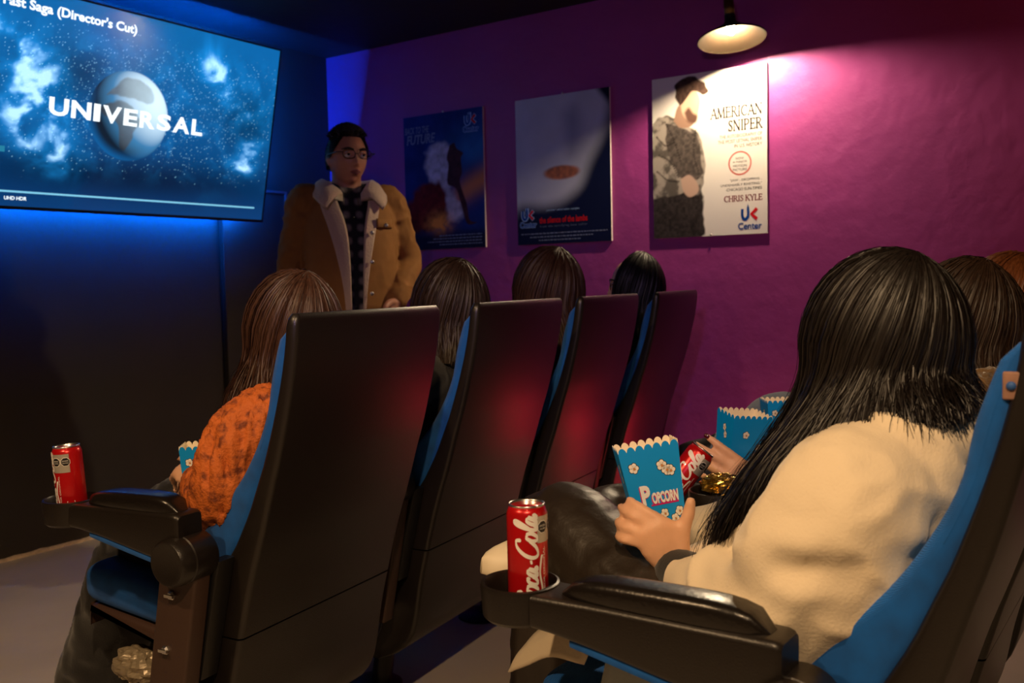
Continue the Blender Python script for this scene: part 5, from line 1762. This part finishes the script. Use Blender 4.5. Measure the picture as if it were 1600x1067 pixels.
sd = unit_rows(np.cross(comb, dv)) * 0.0016
v = np.stack([base + sd, base - sd, midp + sd, midp - sd, tip + sd * 0.3, tip - sd * 0.3], 1).reshape(-1, 3)
bq = np.arange(n) * 6
q = np.vstack([np.c_[bq, bq + 1, bq + 3, bq + 2], np.c_[bq + 2, bq + 3, bq + 5, bq + 4]])
# skull cap underneath
ga, ge = np.linspace(-180, 180, 73), np.linspace(0, 1, 14)
gm = np.interp(np.abs(ga), [0, 40, 75, 100, 125, 180], [44, 42, 6, 2, -16, -20])
GA, GT = np.meshgrid(ga, ge, indexing='ij')
GE = gm[:, None] + (90 - gm[:, None]) * GT
a_, e_ = np.radians(GA.ravel()), np.radians(GE.ravel())
dv2 = np.outer(np.cos(a_) * np.cos(e_), f_) + np.outer(np.sin(a_) * np.cos(e_), -r_) + np.outer(np.sin(e_), u_)
vv = hm + 0.97 * 1.045 * (np.outer(dv2 @ r_ * 0.075, r_) + np.outer(np.where(dv2 @ f_ > 0, 0.091, 0.098) * (dv2 @ f_), f_) + np.outer(dv2 @ u_ * 0.114, u_))
ii = np.arange(73 * 14).reshape(73, 14)
q2 = np.c_[ii[:-1, :-1].ravel(), ii[:-1, 1:].ravel(), ii[1:, 1:].ravel(), ii[1:, :-1].ravel()] + len(v)
obj('hair', mesh_quads('hair', np.vstack([v, vv]), np.vstack([q, q2]), (MATS['hair_black'],)), man)
face_parts(man, hm, fh, 0.97, M_skin_m, Z0)
spectacles(man, hm, fh, 1.01, shift=Z0)

# ------------------------------------------------------------------ popcorn boxes
M_pop_blue = mat('carton_blue', srgb(0, 150, 232), 0.45)
M_pop_in = mat('carton_inside', srgb(240, 228, 200), 0.7)
M_magenta = mat('print_magenta', srgb(196, 20, 110), 0.5)
M_kern_w = mat('print_kernel', srgb(245, 240, 228), 0.5)
M_kern_b = mat('print_outline', srgb(40, 26, 20), 0.5)
M_kern_t = mat('print_kernel_tan', srgb(196, 140, 84), 0.5)
M_popcorn = mat('popcorn', srgb(250, 232, 178), 0.8, bump=0.002, bscale=120, var=0.1, vscale=60)


def popcorn_box(base, right, up, label, h=0.155, wt=0.092, dt=0.072, tp=0.74, fill=0.9):
    right, up = unit(right), unit(up)
    right = unit(right - up * (right @ up))
    back = np.cross(up, right)          # away from the viewer of the front face
    M = Matrix(((right[0], back[0], up[0], base[0]), (right[1], back[1], up[1], base[1]), (right[2], back[2], up[2], base[2]), (0, 0, 0, 1)))
    e = empty('popcorn_box', (0, 0, 0))
    e.matrix_world = M
    tag(e, label, 'popcorn box', 'blue popcorn boxes')

    def pt(face, u, t, off=0.0):
        """face 0 front 1 right 2 back 3 left; u -0.5..0.5 left-right seen from outside; t height fraction"""
        k = tp + (1 - tp) * t
        hw, hd = wt / 2 * k, dt / 2 * k
        if face == 0:
            return (2 * u * hw, -hd - off, t * h)
        if face == 1:
            return (hw + off, 2 * u * hd, t * h)
        if face == 2:
            return (-2 * u * hw, hd + off, t * h)
        return (-hw - off, -2 * u * hd, t * h)

    for face, nm in enumerate(('front_panel', 'side_panel', 'back_panel', 'side_panel')):
        lob = 7 if face % 2 == 0 else 5
        us = np.linspace(-0.5, 0.5, lob * 8 + 1)
        V, Fq, fmi = [], [], []
        for off in (0.0, -0.0012):
            for t in (0.0, 0.5, 0.93):
                V += [pt(face, u, t, off) for u in us]
            for u in us:
                ph = ((u + 0.5) * lob) % 1.0
                V.append(pt(face, u, 0.945 + 0.05 * math.sin(math.pi * ph) ** 0.6 if 0 < ph < 1 else 0.945, off))
        m_ = len(us)
        for lay in range(2):
            for rr_ in range(3):
                for i in range(m_ - 1):
                    a = lay * 4 * m_ + rr_ * m_ + i
                    qd = (a, a + 1, a + m_ + 1, a + m_)
                    Fq.append(qd if lay == 0 else qd[::-1])
                    fmi.append(lay)
        for i in range(m_ - 1):
            a = 3 * m_ + i
            Fq.append((a, a + 1, a + 1 + 4 * m_, a + 4 * m_))
            fmi.append(1)
        pnl = obj(nm, mesh_data(nm, V, Fq, (M_pop_blue, M_pop_in), False, fmi), e)

        def flat(name, vf, m, off):
            v, f = vf
            o = part(name, (np.array([pt(face, x / wt, z / h, off) for x, z in v]), f), m, pnl, smooth=False)
            return o

        def disc(cx, cz, r):
            a = np.linspace(0, 2 * math.pi, 10, endpoint=False)
            return np.c_[cx + r * np.cos(a), cz + r * np.sin(a)], [tuple(range(10))]

        def kernels(spots, sc_=1.0):
            o1, o2, o3 = [], [], []
            for cx, cz in spots:
                for i in range(5):
                    a = i * 1.257 + cx * 90
                    q_ = (cx + 0.0045 * sc_ * math.cos(a), cz + 0.0045 * sc_ * math.sin(a))
                    o1.append(disc(*q_, 0.0046 * sc_))
                    o2.append(disc(*q_, 0.0036 * sc_))
                o3.append(disc(cx + 0.001, cz - 0.001, 0.0022 * sc_))
            flat('kernel_print', join2(*o1), M_kern_b, 0.0002)['kind'] = 'stuff'
            flat('kernel_print', join2(*o2), M_kern_w, 0.0004)['kind'] = 'stuff'
            flat('kernel_print', join2(*o3), M_kern_t, 0.0006)['kind'] = 'stuff'

        if face == 0:
            kernels([(-0.028, 0.122), (0.016, 0.120), (0.023, 0.112), (0.029, 0.110)])
        elif face == 1 or face == 3:
            kernels([(0.0, 0.12), (0.006, 0.105)])
        else:
            kernels([(-0.012, 0.112), (0.026, 0.085)])
        kernels([(x, 0.028 + 0.010 * (i % 3)) for i, x in enumerate(np.linspace(-0.036, 0.036, 9 if face != 2 else 15))] + ([(x, 0.045) for x in (-0.03, -0.012, 0.008, 0.024)] if face == 2 else []), 0.9)
        if face % 2 == 0 and face == 0:
            for cap, x0, x1, z0, z1 in (('P', -0.026, -0.010, 0.064, 0.094), ('OPCORN', -0.0085, 0.037, 0.064, 0.0815)):
                v, f = text_vf(cap, 0.05)
                a, b = v.min(0), v.max(0)
                w2 = np.c_[x0 + (v[:, 0] - a[0]) / (b - a)[0] * (x1 - x0), z0 + (v[:, 1] - a[1]) / (b - a)[1] * (z1 - z0)]
                flat('popcorn_lettering', (w2 + (-0.0016, -0.0016), f), M_magenta, 0.0003)
                flat('popcorn_lettering', (w2, f), M_white_print, 0.0007)
            flat('lettering_underline', (np.array([(-0.012, 0.0615), (0.037, 0.0615), (0.037, 0.064), (-0.012, 0.064)]), [(0, 1, 2, 3)]), M_magenta, 0.0004)
        if face == 3:
            flat('corner_print', (np.array([(0.006, 0.055), (0.034, 0.058), (0.034, 0.075), (0.006, 0.072)]), [(0, 1, 2, 3)]), M_white_print, 0.0004)
    k = tp
    part('base_panel', box(-wt / 2 * k, wt / 2 * k, -dt / 2 * k, dt / 2 * k, 0, 0.001), M_pop_blue, e, smooth=False)
    rg = np.random.default_rng(int(abs(base[0]) * 1000))
    pcs = []
    kk = tp + (1 - tp) * fill
    for i in range(46):
        c = (rg.uniform(-0.38, 0.38) * wt * kk, rg.uniform(-0.36, 0.36) * dt * kk, h * (fill - 0.10 + 0.06 * rg.random()))
        for q_ in range(3):
            pcs.append(ellipsoid(np.array(c) + rg.normal(0, 0.0035, 3), np.array((0.005, 0.005, 0.0045)) * rg.uniform(0.8, 1.2), 7, 5))
    pp = part('popcorn', join(*pcs), M_popcorn, e)
    pp['kind'] = 'stuff'
    return e


def dirs(row, v):
    p = PHI1 if row == 1 else PHI2
    return np.array([v[0] * math.cos(p) - v[1] * math.sin(p), v[0] * math.sin(p) + v[1] * math.cos(p), v[2]])


popcorn_box(world_at(2, 0, (0.232, 0.512, 0.672)), dirs(2, Rr), dirs(2, Uu * 0.985 - Rr * 0.16 + np.array([0.06, 0.05, 0])), 'blue popcorn box held by the person in the cream jacket')
popcorn_box(world_at(2, 1, (0.235, 0.655, 0.635)), dirs(2, unit(np.array([-0.80, 0.60, 0]))), dirs(2, Uu * 0.985 + Rr * 0.10 + np.array([-0.06, -0.08, 0])), 'blue popcorn box gripped by fingers with dark red nails', fill=0.55)
popcorn_box(world_at(2, 2, (0.045, 0.705, 0.61)), dirs(2, Rr), dirs(2, Uu), 'blue popcorn box half hidden behind the long black hair')
popcorn_box(world_at(1, 0, (0.160, 0.392, 0.605)), dirs(1, Rr), dirs(1, Uu), 'blue popcorn box half hidden behind the orange lace sleeve')

# ------------------------------------------------------------------ drink cans
M_can_red = mat('can_red', srgb(196, 18, 24), 0.28, metal=0.35, coat=0.4)
M_can_al = mat('can_aluminium', (0.75, 0.72, 0.68), 0.28, metal=1.0)
M_can_w = mat('can_white', srgb(240, 236, 230), 0.4)
M_can_k = mat('can_black', srgb(16, 14, 16), 0.4)
M_can_s = mat('can_silver', srgb(196, 190, 180), 0.35, metal=0.5)
CR, CHT = 0.0262, 0.136
SCRIPT = [  # strokes of the script wordmark, text running along x
    [(0.95, 0.78), (0.80, 1.02), (0.50, 1.0), (0.18, 0.62), (0.12, 0.22), (0.36, -0.02), (0.72, 0.06), (1.02, 0.34)],
    [(1.30, 0.50), (1.10, 0.52), (0.98, 0.26), (1.08, 0.02), (1.28, 0.02), (1.42, 0.26), (1.34, 0.48), (1.22, 0.50)],
    [(1.86, 0.40), (1.74, 0.52), (1.56, 0.40), (1.50, 0.16), (1.64, 0.0), (1.84, 0.08), (1.96, 0.24)],
    [(2.34, 0.46), (2.14, 0.50), (2.00, 0.26), (2.06, 0.02), (2.22, 0.06), (2.36, 0.44), (2.34, 0.10), (2.46, 0.0), (2.58, 0.14)],
    [(2.66, 0.30), (2.90, 0.34)],
    [(3.95, 0.80), (3.80, 1.06), (3.44, 1.0), (3.12, 0.62), (3.06, 0.20), (3.30, -0.04), (3.70, 0.06), (4.04, 0.40)],
    [(4.34, 0.50), (4.14, 0.52), (4.02, 0.26), (4.12, 0.02), (4.32, 0.02), (4.46, 0.26), (4.38, 0.48), (4.26, 0.50)],
    [(4.54, 0.16), (4.82, 0.60), (4.98, 1.0), (4.90, 1.16), (4.76, 0.96), (4.68, 0.36), (4.72, 0.04), (4.86, 0.02), (4.98, 0.16)],
    [(5.34, 0.46), (5.14, 0.50), (5.00, 0.26), (5.06, 0.02), (5.22, 0.06), (5.36, 0.44), (5.34, 0.10), (5.46, 0.0), (5.62, 0.20)],
    [(0.3, -0.06), (0.7, -0.30), (1.4, -0.26), (2.2, -0.14), (3.0, -0.22), (3.3, -0.30)],
]


def can(M, label, turn=0.0):
    e = empty('drink_can', (0, 0, 0))
    e.matrix_world = M
    tag(e, label, 'can', 'red drink cans')
    part('body', lathe([(0.018, 0.0), (0.0205, 0.001), (CR - 0.001, 0.010), (CR, 0.014), (CR, CHT - 0.012), (CR - 0.0012, CHT - 0.008), (0.0225, CHT - 0.002)], 48), M_can_red, e)
    part('rim', lathe([(0.0225, CHT - 0.0025), (0.0235, CHT - 0.0008), (0.0235, CHT + 0.0005), (0.0222, CHT + 0.001), (0.0212, CHT - 0.001), (0.0205, CHT - 0.005), (0.001, CHT - 0.0045)], 48), M_can_al, e)
    tab_ = part('pull_tab', rbox(-0.0055, 0.0055, -0.004, 0.013, CHT - 0.0042, CHT - 0.0028, 0.0006), M_can_red, e)

    def wrap(v2, off):
        """x: arc length, z: height"""
        a = v2[:, 0] / CR + turn - math.pi / 2
        return np.c_[np.cos(a) * (CR + off), np.sin(a) * (CR + off), v2[:, 1]]
    S = 0.0255
    for st in SCRIPT:
        p = catmull(np.array(st), 7)
        t = np.gradient(p, axis=0)
        ang = np.abs(t[:, 1]) / (np.linalg.norm(t, axis=1) + 1e-9)
        wd_ = 0.09 + 0.14 * ang
        wd_[0] = wd_[-1] = 0.03
        p = p + np.outer(p[:, 1] * 0.25, (1, 0))
        v, f = ribbon(p, wd_)
        v = v * S
        # run the text upward on the can: text x -> height, text up -> left
        w2 = np.c_[-(v[:, 1] - 0.0135), 0.004 + v[:, 0] * 0.86]
        part('script_lettering', (wrap(w2, 0.0004), f), M_can_w, e, smooth=False)
    # warning octagons on a silver band
    x0, x1 = 0.014, 0.046
    xs_ = np.linspace(x0, x1, 16)
    v = np.array([(x, z) for x in xs_ for z in (0.090, 0.124)])
    f = [(2 * i, 2 * i + 2, 2 * i + 3, 2 * i + 1) for i in range(15)]
    part('warning_band', (wrap(v, 0.0003), f), M_can_s, e, smooth=False)
    for cx in (0.0225, 0.0395):
        for rr_, m_, off in ((0.0086, M_can_w, 0.0005), (0.0076, M_can_k, 0.0008)):
            a = np.radians(22.5 + 45 * np.arange(8))
            ring = np.c_[cx + rr_ * np.cos(a), 0.110 + rr_ * np.sin(a)]
            ins = np.c_[cx + rr_ * 0.5 * np.cos(a), 0.110 + rr_ * 0.5 * np.sin(a)]
            v = np.vstack([ring, ins, [[cx, 0.110]]])
            f = [(i, (i + 1) % 8, 8 + (i + 1) % 8, 8 + i) for i in range(8)] + [(8 + i, 8 + (i + 1) % 8, 16) for i in range(8)]
            part('warning_octagon', (wrap(v, off), f), m_, e, smooth=False)
        for body, dz in (('EXCESO', 0.0005), ('CALORÍAS', -0.0032)):
            v, f = text_vf(body)
            a, b = v.min(0), v.max(0)
            w2 = np.c_[cx - 0.0052 + (v[:, 0] - a[0]) / (b - a)[0] * 0.0104, 0.110 + dz + (v[:, 1] - a[1]) / (b - a)[1] * 0.0024]
            part('warning_lettering', (wrap(w2, 0.0011), f), M_can_w, e, smooth=False)
    v, f = text_vf('SABOR ORIGINAL')
    a, b = v.min(0), v.max(0)
    w2 = np.c_[0.0255 - (v[:, 1] - a[1]) / (b - a)[1] * 0.003, 0.022 + (v[:, 0] - a[0]) / (b - a)[0] * 0.062]
    part('flavour_lettering', (wrap(w2, 0.0004), f), M_can_w, e, smooth=False)
    # small bordered square mark low on the can
    for rr_, m_, off in ((0.0066, M_can_w, 0.0003), (0.0058, M_can_red, 0.0006)):
        v = np.array([(0.042 - rr_, 0.030 - rr_), (0.042 + rr_, 0.030 - rr_), (0.042 + rr_, 0.030 + rr_), (0.042 - rr_, 0.030 + rr_)])
        part('square_mark', (wrap(v, off), [(0, 1, 2, 3)]), m_, e, smooth=False)
    v = np.array([(0.0378, 0.0285), (0.0462, 0.0285), (0.0462, 0.0308), (0.0378, 0.0308)])
    part('square_mark_bar', (wrap(v, 0.0009), [(0, 1, 2, 3)]), M_can_w, e, smooth=False)
    return e


def upright(loc, rz):
    return Matrix.Translation(Vector(loc)) @ Matrix.Rotation(rz, 4, 'Z')


can(upright(world_at(2, 0, (-0.075 + 0.012, 0.5555 - 0.004, 0.6515)), math.radians(-61 + 2)), 'red soda can standing in the near armrest cup holder')
can(upright(world_at(1, 0, (-0.073, 0.4915, 0.6515)), math.radians(-37 - 88)) @ Matrix.Rotation(math.radians(3), 4, 'X'), 'red soda can in the cup holder of the aisle chair by the dark wall')
ax3 = unit(dirs(2, Rr * 0.62 + Uu * 0.78))
z3, x3 = Vector(ax3), Vector(dirs(2, (0.7, 0.7, 0))).cross(Vector(ax3)).normalized()
y3 = z3.cross(x3)
b3 = Vector(world_at(2, 0, (0.545, 0.682, 0.640)))
can(Matrix(((x3[0], y3[0], z3[0], b3[0]), (x3[1], y3[1], z3[1], b3[1]), (x3[2], y3[2], z3[2], b3[2]), (0, 0, 0, 1))) @ Matrix.Rotation(math.radians(-30), 4, 'Z'), 'red soda can tipped over between two popcorn boxes')

# ------------------------------------------------------------------ small litter
gb = ellipsoid((0, 0, 0), (0.032, 0.046, 0.024), 40, 26)
v = np.asarray(gb[0])
nn = unit_rows(v)
d = np.abs(2 * fbm(v * 70, 3, 5) - 1)
v = v * (1 - 0.55 * d[:, None])
o = part('snack_bag', (v, gb[1]), mat('gold_foil', srgb(190, 150, 62), 0.22, metal=0.9), None, smooth=False)
o.location = world_at(2, 0, (0.528, 0.545, 0.698))
tag(o, 'crumpled gold foil snack bag lying on the rear armrest', 'bag')

cr_ = ellipsoid((0, 0, 0), (0.045, 0.075, 0.035), 44, 28)
v = np.asarray(cr_[0])
d = np.abs(2 * fbm(v * 40, 3, 9) - 1)
v = v * (1 - 0.6 * d[:, None])
o = part('crumpled_wrapper', (v, cr_[1]), mat('grey_wrapper', srgb(150, 136, 112), 0.35, metal=0.3), None, smooth=False)
o.location = world_at(1, 0, (0.035, 0.465, 0.335))
tag(o, 'crumpled grey plastic wrapper under the seat of the aisle chair', 'wrapper')
